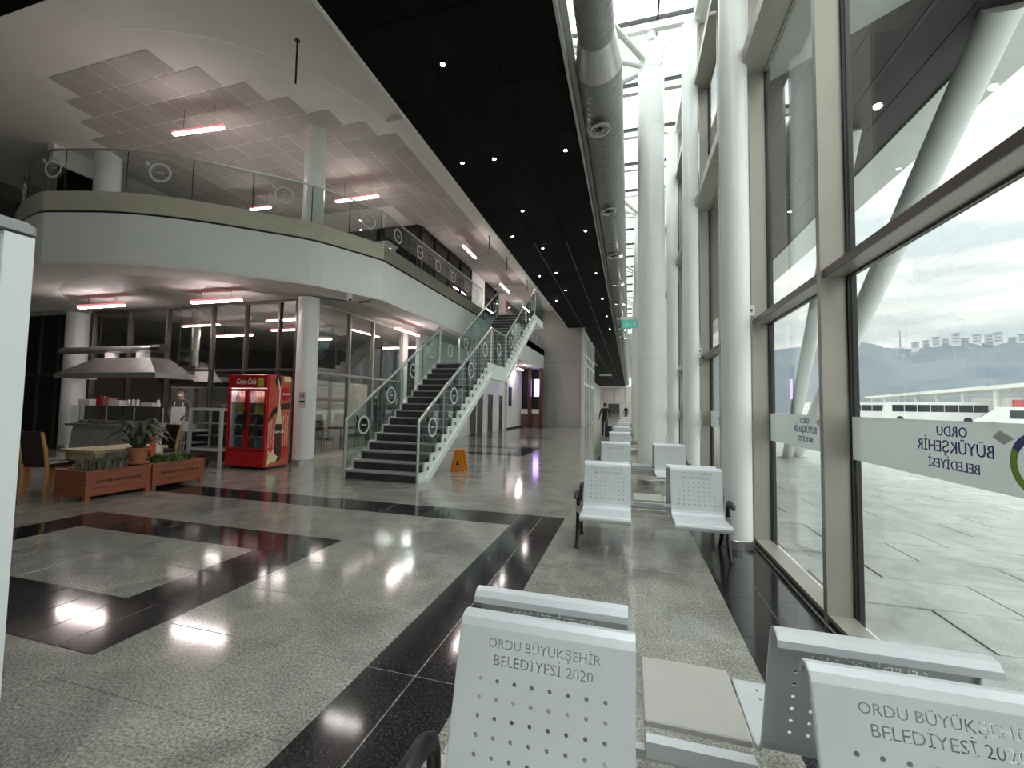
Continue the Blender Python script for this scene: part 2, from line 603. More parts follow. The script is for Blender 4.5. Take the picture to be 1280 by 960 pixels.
def bay(n, y, lab, letters):
    w = thing('window_%d' % n, lab, 'window', (1.34, y, 0), kind='structure')
    ml = {}
    for k, me in BM.items():
        nm = me.name.split('.')[0]
        if k in ('gasket', 'sill_base'):
            continue
        if k == 'emblem':
            continue
        ml[k] = put(nm, me, w, (-1.34, 0, 0))
    put('gasket', BM['gasket'], ml['mullion'])
    put('sill_base', BM['sill_base'], ml['sill'])
    put('ring_emblem', BM['emblem'], ml['film'])
    if letters:
        for me, yy, zz in ((txt1, .81, 1.385), (txt2, .81, 1.305), (txt3, .81, 1.225)):
            put('lettering', me, ml['film'], (1.503, yy, zz), (pi / 2, 0, pi / 2))
    return w
n = 1
for k in range(-6, 19):
    y = Y0 + P * k
    if k < -1:
        lab = 'tall glazed facade bay behind the camera, %s from it' % ORD[-2 - k]
    else:
        lab = 'tall glazed facade bay with frosted lettered strip, %s from the camera' % ORD[k + 1]
    bay(n, y, lab, -3 < k < 5)
    n += 1
yl = Y0 + P * 19
w = thing('window_%d' % n, 'far end of the glazed facade beyond the benches', 'window', (1.34, yl, 0), kind='structure')
MB().box(1.512, 1.524, yl, 120, 0.1, 9.3).build('pane', GLASS, w)
mm = MB().box(1.34, 1.54, 0, 0.06, 0, 9.3).mesh('mullion', MULL)
for i in range(12):
    put('mullion', mm, w, (-1.34, i * 7.12, 0))

# ---------------- round white columns
def column(x, y, z0, z1, r, lab, collar=True, m=COLM):
    c = thing('column', lab, 'column', (x, y, z0), kind='structure')
    MB().cyl((x, y, z0), (x, y, z1), r, 36).build('shaft', m, c, smooth=True)
    if collar:
        MB().lathe((x, y, z0), [(r + .006, 0.0), (r + .006, 0.09), (r + 0.001, 0.095)], 36).build('base_ring', STEEL, c, smooth=True)
    return c
for i in range(7):
    y = 5.22 + 3.56 * i
    c = column(1.15, y, 0, 9.25, 0.15, 'slim white facade column, %s along the glazing from the camera' % ORD[i])
    for z in (2.62, 5.58, 8.02):
        b = MB().box(1.27, 1.36, y + .04, y + .075, z - .06, z + .06).build('bracket', WHITE, c)
        MB().cyl((1.325, y + .03, z), (1.325, y + .085, z), 0.014, 8).build('bolt', GASK, b)
    MB().box(1.0, 1.35, y - .12, y + .12, 9.25, 9.32).build('cap_plate', WHITE, c)
for i in range(5):
    y = 8.95 + 7.12 * i
    c = column(0.42, y, 0, 8.55, 0.265, 'thick white round column rising to the glass roof, %s from the camera' % ORD[i])
    for z in (2.45, 4.9, 7.3):
        MB().lathe((.42, y, z), [(.2655, 0), (.2665, .003), (.2665, .008), (.2655, .011)], 36).build('seam', WHITE, c)
    # gusset head and branching roof struts
    g = MB()
    for a in range(4):
        t = a * pi / 2 + pi / 4
        dx, dy = math.cos(t), math.sin(t)
        px, py = -dy * .012, dx * .012
        poly = [(0.0, 8.45), (0.30, 8.55), (0.36, 8.85), (0.20, 9.2), (0.0, 9.25)]
        vs = [(.42 + dx * q[0] + px, y + dy * q[0] + py, q[1]) for q in poly] + [(.42 + dx * q[0] - px, y + dy * q[0] - py, q[1]) for q in poly]
        k = len(poly)
        g.add(vs, [tuple(range(k)), tuple(range(2 * k - 1, k - 1, -1))] + [(j, (j + 1) % k, k + (j + 1) % k, k + j) for j in range(k)])
    g.cyl((.42, y, 8.5), (.42, y, 9.35), 0.09, 12)
    g.lathe((.42, y, 8.5), [(.27, 0), (.24, .12), (.12, .3), (.09, .45)], 24)
    g.build('gusset_head', WHITE, c)
    for dx, dy in ((-1.5, -1.6), (-1.5, 1.6), (-1.7, 0)):
        MB().cyl((.42 + dx * .1, y + dy * .1, 8.72), (.42 + dx, y + dy, 9.4), 0.065, 12).build('roof_strut', WHITE, c, smooth=True)
    MB().cyl((.42, y, 9.2), (.42, y, 9.42), 0.11, 12).build('head_pin', WHITE, c, smooth=True)

# ---------------- glass roof over the seating strip
roof = thing('ceiling_glazing', 'glass roof strip on white steel rafters beside the facade', 'glass roof', (0, 0, 9.3), kind='structure')
MB().box(1.24, 1.48, -10, 120, 9.32, 9.56).build('edge_beam', WHITE, roof)
MB().box(-2.1, -1.9, -10, 120, 7.5, 9.6).build('inner_wall', WHITE, roof)
raf = MB().box(-1.9, 1.24, -0.06, 0.06, 9.40, 9.56)
rme = raf.mesh('rafter', WHITE, Vector((0, 0, 9.3)))
gme = MB().box(-1.9, 1.45, 0.07, P - 0.07, 9.62, 9.635).mesh('roof_pane', ROOFGL, Vector((0, 0, 9.3)))
cme = MB().box(-1.9, 1.45, -0.07, 0.07, 9.565, 9.66).mesh('glazing_bar', GASK, Vector((0, 0, 9.3)))
for k in range(-6, 24):
    y = Y0 + P * k + 0.03
    r_ = put('rafter', rme, roof, (0, y, 0))
    put('glazing_bar', cme, r_)
    put('roof_pane', gme, roof, (0, y, 0))
MB().box(-1.9, 1.45, Y0 + P * 24, 120, 9.4, 9.6).build('far_roof', WHITE, roof)
for x in (-0.55, 0.55):
    MB().box(x - .02, x + .02, -10, 60, 9.57, 9.62).build('glazing_bar', GASK, roof)

# ---------------- black dropped ceiling
bc = thing('ceiling_dropped', 'long black dropped ceiling with recessed spotlights', 'ceiling', (-2.7, 4, 7.2), kind='structure')
MB().box(-4.3, -1.05, -10, 120, 7.24, 7.42).build('backing', BLACKC, bc)
MB().box(-24, -4.3, -10, 3.75, 7.24, 7.42).build('backing', BLACKC, bc)
MB().box(-8.0, -4.3, 31.1, 120, 7.24, 7.42).build('backing', BLACKC, bc)
pw, ph = 1.0833, 1.55
bp = MB().cbox(-pw / 2 + .006, pw / 2 - .006, -ph / 2 + .006, ph / 2 - .006, -0.03, 0.0, 0.004).mesh('black_panel', BLACKC)
for j in range(24):
    for i in range(3):
        put('black_panel', bp, bc, (-4.3 + (i + .5) * pw + 2.7, 2.2 + (j + .5) * ph - 4, 0.04))
for x in (-3.2, -2.1):
    MB().box(x - .02, x + .02, 14, 118, 7.14, 7.19).build('track', mat('track_black', (.03, .03, .03), .4, var=.1), bc)
MB().box(-1.05, -1.0, -10, 120, 7.17, 7.46).build('edge_trim', STEEL, bc)
MB().box(-1.0, -0.9, -10, 120, 7.40, 7.46).build('edge_trim', WHITE, bc)
MB().box(-4.36, -4.3, 3.75, 60, 7.2, 8.6).build('edge_trim', CEILW, bc)
MB().box(-5.0, -2.9, 74, 74.4, 6.9, 7.2).build('cross_beam', WHITE, bc)

# ---------------- white upper ceiling with grey tiles
wc = MB().box(-24, -4.36, 3.75, 31, 8.6, 8.75).build('ceiling', CEILW)
struct(wc, 'white plaster upper ceiling with stepped field of grey square tiles', 'ceiling')
struct(MB().box(-24, -4.4, 3.70, 3.75, 7.43, 8.6).build('wall_bulkhead', CEILW), 'white drop between the upper ceiling and the black ceiling', 'bulkhead')
MB().box(-5.83, -4.36, 8.9, 31, 8.50, 8.6).build('plaster_strip', CEILW, wc)
tme = MB().cbox(-.286, .286, -.286, .286, 0, 0.010, 0.003)
tme.v = [(a, b, -c) for a, b, c in tme.v]
tme.f = [f[::-1] for f in tme.f]
tme = tme.mesh('ceiling_tile', TILEC)
def f_start(x):
    if x < -12.7:
        return 5.85 + 0.6 * math.ceil((-12.7 - x) / 0.6 - 0.01)
    if x < -9.15:
        return 5.85
    return 5.85 + 0.6 * math.ceil((x + 9.15) / 0.6 + 0.01)
cnt = 0
for i in range(16):
    x = -5.85 - 0.6 * i - 0.3
    for j in range(32):
        y = 5.85 + 0.6 * j + 0.3
        if y < f_start(x) or (x < -8.3 and y > 13.2) or y > 24:
            continue
        if cnt < 300:
            put('ceiling_tile', tme, wc, (x, y, 8.6))
            cnt += 1
# ---------------- mezzanine slab
CURVE = [(-16.6, 8.6), (-15.3, 7.2), (-13.9, 6.2), (-12.5, 5.62), (-11.4, 5.37), (-10.9, 5.42), (-9.7, 5.76), (-8.68, 6.33), (-7.84, 7.02), (-6.98, 7.82), (-6.53, 8.6), (-6.13, 9.4)]
EDGE = CURVE + [(-6.05, 17.0), (-6.05, 30.3)]
def smooth_curve(pts, k=4):
    o = []
    for i in range(len(pts) - 1):
        p0 = pts[max(i - 1, 0)]; p1 = pts[i]; p2 = pts[i + 1]; p3 = pts[min(i + 2, len(pts) - 1)]
        for j in range(k):
            t = j / k
            o.append(tuple(0.5 * ((2 * p1[a]) + (-p0[a] + p2[a]) * t + (2 * p0[a] - 5 * p1[a] + 4 * p2[a] - p3[a]) * t * t + (-p0[a] + 3 * p1[a] - 3 * p2[a] + p3[a]) * t ** 3) for a in (0, 1)))
    o.append(pts[-1])
    return o
SC = smooth_curve(CURVE) + [(-6.05, 17.0), (-6.05, 30.3)]
def offset(pts, d):
    o = []
    for i, p in enumerate(pts):
        a = pts[max(i - 1, 0)]; b = pts[min(i + 1, len(pts) - 1)]
        tx, ty = b[0] - a[0], b[1] - a[1]
        l = math.hypot(tx, ty)
        o.append((p[0] - ty / l * d, p[1] + tx / l * d))   # left of travel = into the slab
    return o
def strip(outer, inner, z0, z1):
    b = MB()
    n_ = len(outer)
    for i in range(n_ - 1):
        a, c, d, e = outer[i], outer[i + 1], inner[i + 1], inner[i]
        b.add([(*a, z0), (*c, z0), (*d, z0), (*e, z0), (*a, z1), (*c, z1), (*d, z1), (*e, z1)],
              [(3, 2, 1, 0), (4, 5, 6, 7), (0, 1, 5, 4), (2, 3, 7, 6)])
    a, e = outer[0], inner[0]
    c, d = outer[-1], inner[-1]
    b.add([(*a, z0), (*e, z0), (*e, z1), (*a, z1)], [(0, 1, 2, 3)])
    b.add([(*c, z0), (*d, z0), (*d, z1), (*c, z1)], [(3, 2, 1, 0)])
    return b
# thin light bead following the balcony curve
cv = [(-9.4, 5.35), (-8.66, 5.58), (-7.93, 5.95), (-7.17, 6.52), (-6.5, 7.34), (-6.05, 8.4), (-5.9, 9.2)]
strip(cv, offset(cv, 0.05), 8.594, 8.6).build('curved_bead', mat('bright_plaster', (.90, .89, .86), .7, var=.01), wc)

mz = thing('floor_mezzanine', 'curved mezzanine balcony slab with grey fascia and cream cap', 'balcony', (-8, 9, 4.2), kind='structure')
IN = offset(SC, 0.2)
MB().prism(IN + [(-20, 30.3), (-20, 8.6)], 4.24, 5.33).build('slab', CEILW, mz)
strip(SC, IN, 4.2, 5.17).build('fascia', FASC, mz, smooth=True)
strip(offset(SC, 0.025), IN, 5.17, 5.215).build('reveal', GASK, mz)
cap_pts = [0, 6, 12, 18, 24, 30, 36, 42, 44, len(SC)]
MO = offset(SC, -0.01)
for a, b in ((0, 8), (8, 16), (16, 22), (22, 28), (28, 34), (34, 40), (40, 45), (44, 46), (45, len(SC))):
    if b - a < 2 or a >= len(SC) - 1:
        continue
    seg = slice(a, min(b + 1, len(SC)))
    strip(MO[seg], IN[seg], 5.215, 5.60).build('cap_panel', CAP, mz, smooth=True)
I2 = offset(SC, 1.5)
strip(offset(SC, 0.0), offset(SC, 0.75), 4.15, 4.2).build('soffit_border', CEILW, mz)
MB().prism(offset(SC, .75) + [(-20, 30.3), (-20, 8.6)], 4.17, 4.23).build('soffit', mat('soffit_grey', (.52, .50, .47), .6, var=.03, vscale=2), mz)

# ---------------- columns carrying the mezzanine and upper ceiling
column(-7.87, 8.84, 0, 4.15, 0.25, 'round white ground floor column beside the red drinks fridge')
column(-7.87, 8.84, 5.33, 8.6, 0.25, 'round white upper floor column behind the curved balcony glass', False)
column(-16.55, 8.9, 0, 4.15, 0.27, 'round white column at the left end of the food counter')
column(-14.7, 8.35, 5.33, 8.6, 0.3, 'round white column on the balcony at far left', False)
column(-7.9, 13.6, 0, 4.15, 0.15, 'slim white column behind the staircase glass')
column(-7.8, 26.2, 0, 4.15, 0.15, 'slim white column below the stair landing far down the hall')

# ---------------- shop front glazing (facing the camera) and side glazing
def frame_glazing(name, lab, pts, zs, m=MULL, gm=SHOPGL, skip=(), w=0.06, d=0.12):
    """pts: plan points along one axis-aligned line; zs: rail heights bottom to top"""
    g = thing(name, lab, 'window', (pts[0][0], pts[0][1], zs[0]), kind='structure')
    alongx = abs(pts[-1][0] - pts[0][0]) > abs(pts[-1][1] - pts[0][1])
    for (x, y) in pts:
        hx, hy = (w / 2, d / 2) if alongx else (d / 2, w / 2)
        MB().box(x - hx, x + hx, y - hy, y + hy, zs[0], zs[-1]).build('mullion', m, g)
    for i in range(len(pts) - 1):
        (xa, ya), (xb, yb) = pts[i], pts[i + 1]
        for j, z in enumerate(zs):
            if (i, j) in skip:
                continue
            z0, z1 = (z, z + .06) if j == 0 else (z - .06, z) if j == len(zs) - 1 else (z - .03, z + .03)
            if alongx:
                MB().box(xa + w / 2, xb - w / 2, ya - d / 2, ya + d / 2, z0, z1).build('transom', m, g)
            else:
                MB().box(xa - d / 2, xa + d / 2, ya + w / 2, yb - w / 2, z0, z1).build('transom', m, g)
        for j in range(len(zs) - 1):
            if (i, j + 100) in skip:
                continue
            if alongx:
                MB().box(xa + w / 2, xb - w / 2, ya - .006, ya + .006, zs[j] + .03, zs[j + 1] - .03).build('pane', gm, g)
            else:
                MB().box(xa - .006, xa + .006, ya + w / 2, yb - w / 2, zs[j] + .03, zs[j + 1] - .03).build('pane', gm, g)
    return g
xs = [-15.7, -14.16, -12.65, -11.0, -9.84, -8.75, -8.2]
sk = [(0, 0), (1, 0), (2, 0), (0, 1), (1, 1), (0, 100), (1, 100), (2, 100)]
frame_glazing('window_%d' % (n + 1), 'shop front glazing with slim bronze frames behind the food counter', [(x, 8.84) for x in xs], [0.0, 2.33, 4.15], MULLD, skip=sk)
frame_glazing('window_%d' % (n + 2), 'side shop glazing between the round column and the staircase', [(-7.9, y) for y in (9.12, 10.5, 11.66, 13.4)], [0.1, 2.29, 4.15], MULL)
MB().box(-7.98, -7.82, 9.1, 13.45, 0, 0.1).build('plinth', CAP, bpy.data.objects['window_%d' % (n + 2)])
# cafe interior behind the glass
iw = struct(MB().box(-20, -7.95, 17.9, 18.0, 0, 4.17).build('wall_cafe_back', DGREY), 'dark back wall of the cafe', 'wall')
lw = thing('wall_left', 'dark glazed wall at the far left of the food counter', 'wall', (-17.6, 9, 0), kind='structure')
MB().box(-20, -17.2, 9.0, 9.1, 0, 4.17).build('panel', GASK, lw)
for x in (-19.2, -18.4, -17.5):
    MB().box(x - .04, x + .04, 8.94, 9.0, 0, 4.17).build('mullion', MULLD, lw)
MB().box(-20, -17.2, 8.94, 9.0, 2.2, 2.3).build('transom', MULLD, lw)
struct(MB().box(-20.1, -20, -10, 31, 0, 8.6).build('wall_far_left', DGREY), 'dark far left wall behind the balcony', 'wall')
cp = struct(MB().box(-9.6, -9.5, 9.6, 13.8, 0, 2.2).build('wall_cream', mat('cream_partition', (.80, .73, .57), .6, var=.05, vscale=2)), 'low cream partition inside the side shop glazing', 'partition')
struct(MB().box(-20, -9.95, 14.7, 14.8, 5.33, 8.6).build('wall_upper_back', DGREY), 'dark brown back wall of the upper floor', 'wall')
ul = thing('wall_upper_left', 'black recess with white drop at the far left of the balcony', 'wall', (-15.3, 7.9, 5.33), kind='structure')
MB().box(-15.6, -15.5, 7.7, 8.9, 5.33, 8.05).build('panel', BLACKC, ul)
MB().box(-20, -15.5, 8.9, 9.0, 5.33, 8.05).build('panel', BLACKC, ul)
MB().box(-15.7, -15.45, 7.5, 9.1, 8.05, 8.6).build('bulkhead', CEILW, ul)
# upper floor black framed office glazing
frame_glazing('window_%d' % (n + 3), 'black framed office glazing on the upper floor above the stairs', [(-8.0, y) for y in (14.82, 16.1, 17.5, 18.9, 20.3)], [5.33, 7.75, 8.58], GASK, DARKGL)
frame_glazing('window_%d' % (n + 5), 'black framed end glazing of the upper office facing the camera', [(x, 14.7) for x in (-9.85, -8.95, -8.06)], [5.33, 7.75, 8.58], GASK, DARKGL)
MB().box(-9.9, -9.8, 14.85, 20.3, 5.33, 8.6).build('wall_office', mat('office_wall', (.13, .12, .11), .7, var=.1, vscale=3))
struct(bpy.data.objects['wall_office'], 'dim inner wall of the upper office', 'wall')
struct(MB().box(-8.1, -8.0, 20.4, 22.5, 5.33, 8.6).build('wall_upper_pier', WHITE), 'white pier beside the upper office glazing', 'wall')
frame_glazing('window_%d' % (n + 4), 'second black framed glazing on the upper floor near the stair head', [(-8.0, y) for y in (22.6, 24.4, 26.2)], [5.33, 7.75, 8.58], GASK, DARKGL)
struct(MB().box(-8.1, -8.0, 26.3, 31, 5.33, 8.6).build('wall_upper_right', mat('maroon_wall', (.10, .04, .035), .6, var=.1, vscale=2)), 'dark maroon upper wall beside the grey block', 'wall')
# ground floor wall behind the stairs with doors
gw = thing('wall_corridor', 'white ground floor wall with dark doors behind the staircase', 'wall', (-7.5, 20, 0), kind='structure')
MB().box(-7.75, -7.6, 14.2, 19.4, 0, 4.17).build('panel', WHITE, gw)
MB().box(-7.75, -7.6, 21.4, 29.0, 0, 4.17).build('panel', WHITE, gw)
MB().box(-7.75, -7.6, 19.4, 21.4, 2.6, 4.17).build('panel', WHITE, gw)
MB().box(-7.6, -7.45, 25.6, 29.4, 0, 4.17).build('panel', WHITE, gw)
MB().box(-7.45, -7.44, 25.6, 29.4, 0, .1).build('skirting', GASK, gw)
for i, (a, b, z) in enumerate(((19.4, 20.4, 2.6), (20.4, 21.4, 2.6), (22.1, 23.1, 2.15), (24.2, 25.0, 2.15))):
    d = thing('door_%d' % (i + 1), 'dark ground floor door behind the stairs, %s from the staircase foot' % ORD[i], 'door', (-7.6, a, 0), kind='structure')
    MB().box(-7.64, -7.57, a + .05, b - .05, 0.01, z - .05).build('leaf', mat('door_dark', (.05, .048, .045), .4, var=.2, vscale=3), d)
    f = MB().box(-7.6, -7.55, a, a + .05, 0, z).box(-7.6, -7.55, b - .05, b, 0, z).box(-7.6, -7.55, a + .05, b - .05, z - .05, z)
    f.build('frame', WHITE, d)
    MB().cyl((-7.55, b - .15, .95), (-7.55, b - .15, 1.2), .015, 8).build('handle', STEEL, d)
sg = MB().box(-7.44, -7.40, 25.9, 26.5, 1.5, 2.7).build('wall_sign', GASK)
tag(sg, 'narrow black vertical sign on the white corridor wall', 'sign')
# grey block (lift core)
bl = thing('wall_block', 'large plain grey block wall reaching the black ceiling', 'wall', (-4.4, 30.3, 0), kind='structure')
BLK = mat('grey_block_panel', (.40, .40, .37), .6, var=.03, vscale=1)
MB().box(-8.0, -3.32, 30.3, 40, 0, 4.70).build('lower_panel', BLK, bl)
MB().box(-8.0, -3.32, 30.33, 40, 4.76, 8.6).build('upper_panel', BLK, bl)
MB().box(-6.0, -3.3, 30.36, 40, 4.70, 4.76).build('ledge', DGREY, bl)
MB().box(-3.32, -3.1, 30.2, 30.45, 0, 7.2).build('corner_post', WHITE, bl)
for i, y in enumerate((32.5, 35, 37.5, 40)):
    MB().box(-3.3, -3.16, y - .12, y + .12, 0, 7.2).build('corner_post', WHITE, bl)
for z in (3.2, 4.73, 5.4, 7.0):
    MB().box(-3.3, -3.18, 30.4, 40, z - .09, z + .09).build('rail', WHITE, bl)
for y in (31.4, 33.7, 36.2, 38.7):
    MB().box(-3.31, -3.24, y - .8, y + .8, 0.2, 3.0).build('glazed_panel', mat('dull_glass_panel', (.20, .22, .23), .15, var=.1), bl)
struct(MB().box(-8, -7.8, 40, 120, 0, 7.2).build('wall_hall_left', WHITE), 'white left wall far down the hall', 'wall')
ew = thing('wall_end', 'pale far end wall of the hall with a lit opening', 'wall', (-2, 119, 0), kind='structure')
EW = mat('pale_end_wall', (.85, .74, .70), .5, var=.05, vscale=.5)
MB().box(-12, 1.5, 119.5, 120, 0, 7.2).build('panel', EW, ew)
MB().box(-12, 1.5, 119.3, 119.5, 2.9, 3.3).build('band', WHITE, ew)
MB().box(-5.6, -2.6, 119.35, 119.5, 0, 2.5).build('opening', DGREY, ew)
for x in (-7, -4, -1):
    MB().box(x - .05, x + .05, 119.4, 119.5, 3.3, 7.2).build('joint', BLK, ew)
# service counter beside the block
MB().box(-8.1, -6.0, 29.55, 29.65, 0, 4.17).build('wall_counter', GASK)
struct(bpy.data.objects['wall_counter'], 'dark glazed ticket office wall beside the grey block', 'wall')
struct(MB().box(-24, 1.5, -10.2, -10, 0, 9.6).build('wall_back', WHITE), 'white rear wall of the hall behind the camera', 'wall')
# ================================================================== RAILINGS, STAIRS, DUCT, LAMPS
RINGM = mat('white_frost_print', (0.62, 0.64, 0.62), 0.6, var=0.03)
rg = MB().ring((0, 0, 0), 0.160, 0.200, 0.004, 28, 'x')
rg.box(-.002, .002, -.07, .07, -.008, .012)
rg.add([(0, -.17, .14), (0, -.24, .22), (0, -.27, .16), (0, -.20, .10)], [(0, 1, 2, 3), (3, 2, 1, 0)])
RING = rg.mesh('ring_emblem', RINGM)
def pane_strip(pts, z0, z1, th=0.012):
    return strip(pts, offset(pts, th), z0, z1)
rail = thing('balcony_railing', 'curved glass balcony railing with ring emblems along the mezzanine', 'railing', (-8, 8, 5.6))
RP = offset(SC, 0.09)
idx = list(range(0, 45, 4))
for a, b in zip(idx[:-1], idx[1:]):
    seg = RP[a:b + 1]
    p = pane_strip(seg, 5.605, 6.49).build('glass_panel', RAILGL, rail)
    mx, my = seg[2]
    tx, ty = seg[3][0] - seg[1][0], seg[3][1] - seg[1][1]
    ang = math.atan2(ty, tx)
    nx_, ny_ = ty / math.hypot(tx, ty), -tx / math.hypot(tx, ty)
    if (a // 4) % 2 == 0 or a > 36:
        put('ring_emblem', RING, p, Vector((mx + nx_ * .006, my + ny_ * .006, 6.12)) - off(rail), (0, 0, ang - pi / 2))
    MB().cyl((*RP[b], 5.6), (*RP[b], 6.5), 0.009, 8).build('joint', GASK, rail)
ys = [9.45 + 1.26 * i for i in range(7)]
for a, b in zip(ys[:-1], ys[1:]):
    p = MB().box(-6.15, -6.138, a + .01, b - .01, 5.605, 6.49).build('glass_panel', RAILGL, rail)
    put('ring_emblem', RING, p, Vector((-6.13, (a + b) / 2, 6.1)) - off(rail))
    MB().cyl((-6.144, b, 5.6), (-6.144, b, 6.5), 0.009, 8).build('joint', GASK, rail)
MB().tube([(x, y, 6.505) for x, y in RP[:45]] + [(-6.144, 17.0, 6.505)], 0.022, 8).build('handrail', STEEL, rail, smooth=True)
rail2 = thing('balcony_railing', 'straight glass balcony railing beyond the stair head', 'railing', (-6.1, 24, 5.6))
for i in range(8):
    a = 18.9 + 1.42 * i
    p = MB().box(-6.15, -6.138, a + .01, a + 1.41, 5.605, 6.49).build('glass_panel', RAILGL, rail2)
    put('ring_emblem', RING, p, Vector((-6.13, a + .7, 6.1)) - off(rail2))
MB().tube([(-6.144, 18.9, 6.505), (-6.144, 30.2, 6.505)], 0.022, 8).build('handrail', STEEL, rail2)

# ---------------- staircase
MINT = mat('white_stringer_paint', (0.74, 0.80, 0.76), 0.35, var=0.03, vscale=3)
st = thing('staircase', 'long straight staircase with dark stone steps, white stringer and glass sides', 'staircase', (-4.65, 7.27, 0))
NR = 16
R1, T1 = 2.70 / NR, 4.23 / NR
XL, XR = -5.45, -3.90
def flight(y0, z0, rise, tread, n_):
    for i in range(n_):
        y, z = y0 + i * tread, z0 + i * rise
        b = MB().box(XL, XR, y, y + tread + .02, z, z + rise - .03) if i == 0 else MB().box(XL, XR, y, y + tread + .02, z - .02, z + rise - .03)
        s_ = b.build('step', STEP, st)
        MB().box(XL, XR + .03, y - .02, y + tread, z + rise - .03, z + rise).build('nosing', NOSE, s_)
flight(7.27, 0, R1, T1, NR)
YL = 7.27 + NR * T1
MB().box(XL, XR, YL, 13.0, 2.45, 2.70).build('landing', NOSE, st)
R2, T2 = 2.65 / 16, 4.2 / 16
flight(13.0, 2.70, R2, T2, 16)
YT = 13.0 + 4.2
MB().box(-6.05, XR + .06, YT, 18.9, 5.05, 5.35).build('head_platform', MINT, st)
def stringer(x0, x1):
    top = []
    for (y0, z0, r, t) in ((7.27, 0, R1, T1), (13.0, 2.70, R2, T2)):
        for i in range(16):
            top += [(y0 + i * t, z0 + i * r + (0 if i else 0.001)), (y0 + i * t, z0 + (i + 1) * r + .01)]
        top.append((y0 + 16 * t, z0 + 16 * r + .01))
    # plate built from quads under each tread so that the saw-tooth edge stays clean
    b = MB()
    def bot(y):
        if y < YL:
            return max(0.0, (y - 7.27) * R1 / T1 - 0.30)
        if y < 13.0:
            return 2.36
        return 2.36 + (y - 13.0) * R2 / T2
    for (y0, z0, r, t, e) in ((7.27, 0, R1, T1, 0), (13.0, 2.70, R2, T2, 0)):
        for i in range(16):
            ya, yb, zt = y0 + i * t, y0 + (i + 1) * t, z0 + (i + 1) * r + .012
            a, c = bot(ya + 1e-4), bot(yb - 1e-4)
            b.extr([(ya, a), (yb, c), (yb, zt), (ya, zt)], 'x', x0, x1)
    b.extr([(YL, 2.36), (13.0, 2.36), (13.0, 2.712), (YL, 2.712)], 'x', x0, x1)
    sb = b.build('stringer', MINT, st)
    # sloping lower beam standing proud of the plate
    q = MB()
    xo0, xo1 = (x0 - .05, x1 + .05)
    for (ya, yb) in ((7.55, YL), (13.0, YT)):
        k0, k1 = bot(ya + 1e-4), bot(yb - 1e-4)
        q.extr([(ya, k0 - .10), (yb, k1 - .10), (yb, k1 + .05), (ya, k0 + .05)], 'x', xo0, xo1)
    q.extr([(YL, 2.26), (13.0, 2.26), (13.0, 2.41), (YL, 2.41)], 'x', xo0, xo1)
    q.build('stringer_beam', MINT, st)
    # small square clamps in the saw-tooth
    for (y0, z0, r, t) in ((7.27, 0, R1, T1), (13.0, 2.70, R2, T2)):
        for i in range(1, 15):
            y, z = y0 + (i + .5) * t, z0 + (i + 1) * r - .11
            MB().box(x1, x1 + .02, y - .03, y + .03, z - .035, z + .035).build('clamp', GALV, sb)
stringer(-3.89, -3.85)
stringer(-5.50, -5.46)
def side(x, lab):
    def line(y):
        if y <= YL:
            return (y - 7.27) * R1 / T1 + R1
        if y <= 13.0:
            return 2.70
        return 2.70 + (y - 13.0) * R2 / T2 + R2 * .5
    for (ya, yb, n_) in ((7.33, YL, 4), (YL + .02, 12.98, 1), (13.02, YT, 4)):
        for i in range(n_):
            a = ya + (yb - ya) * i / n_ + .012
            c = ya + (yb - ya) * (i + 1) / n_ - .012
            g = MB().extr([(a, line(a) + .02), (c, line(c) + .02), (c, line(c) + 1.0), (a, line(a) + 1.0)], 'x', x - .006, x + .006).build('glass_panel', STAIRGL, st)
            put('ring_emblem', RING, g, Vector((x + .01, (a + c) / 2, (line(a) + line(c)) / 2 + .5)) - off(st))
            if i:
                MB().box(x - .012, x + .012, a - .022, a - .004, line(a), line(a) + 1.02).build('baluster', STEEL, st)
    h = MB()
    pts = [(x, 7.27, 0.02), (x, 7.27, 1.17), (x, YL, 3.74), (x, 13.0, 3.74), (x, YT, 6.42), (x, YT, 5.3)]
    for p, q in zip(pts[:-1], pts[1:]):
        h.cyl(p, q, 0.03, 8)
    for p in pts[1:-1]:
        h.ell(p, .03, 8, 6)
    h.build('handrail', STEEL, st, smooth=True)
    for y in (YL, 13.0):
        MB().cyl((x, y, 2.7), (x, y, 3.74), 0.022, 8).build('post', STEEL, st)
side(-3.86, 'right')
side(-5.47, 'left')
MB().box(-5.6, -3.75, 18.88, 18.9, 5.35, 6.4).build('glass_panel', STAIRGL, st)
MB().box(-3.87, -3.858, YT, 18.88, 5.35, 6.4).build('glass_panel', STAIRGL, st)
MB().cyl((-3.864, YT, 6.42), (-3.864, 18.9, 6.42), .025, 8).build('handrail', STEEL, st)

# ---------------- spiral ventilation duct
du = thing('ventilation_duct', 'large round galvanised spiral duct hanging under the glass roof', 'duct', (-0.52, 7, 7.38))
def ribbed(y0, y1, r, step=0.16):
    pr = []
    y = y0
    while y < y1:
        pr += [(r, y), (r, y + step * .7), (r + .006, y + step * .8), (r + .006, y + step * .92)]
        y += step
    pr.append((r, y1))
    return pr
MB().lathe((-.52, 0, 7.38), ribbed(-9.5, 6.45, .285), 28, 'y').build('narrow_section', GALV, du, smooth=True)
MB().lathe((-.52, 0, 7.38), [(.285, 6.45), (.30, 6.48), (.385, 6.98), (.40, 7.0), (.40, 7.03)], 32, 'y').build('reducer', STEEL, du, smooth=True)
MB().lathe((-.52, 0, 7.38), ribbed(7.03, 24, .39), 32, 'y').build('wide_section', GALV, du, smooth=True)
MB().lathe((-.52, 0, 7.38), [(.39, 24), (.39, 110)], 24, 'y').build('wide_section', GALV, du, smooth=True)
dm = MB()
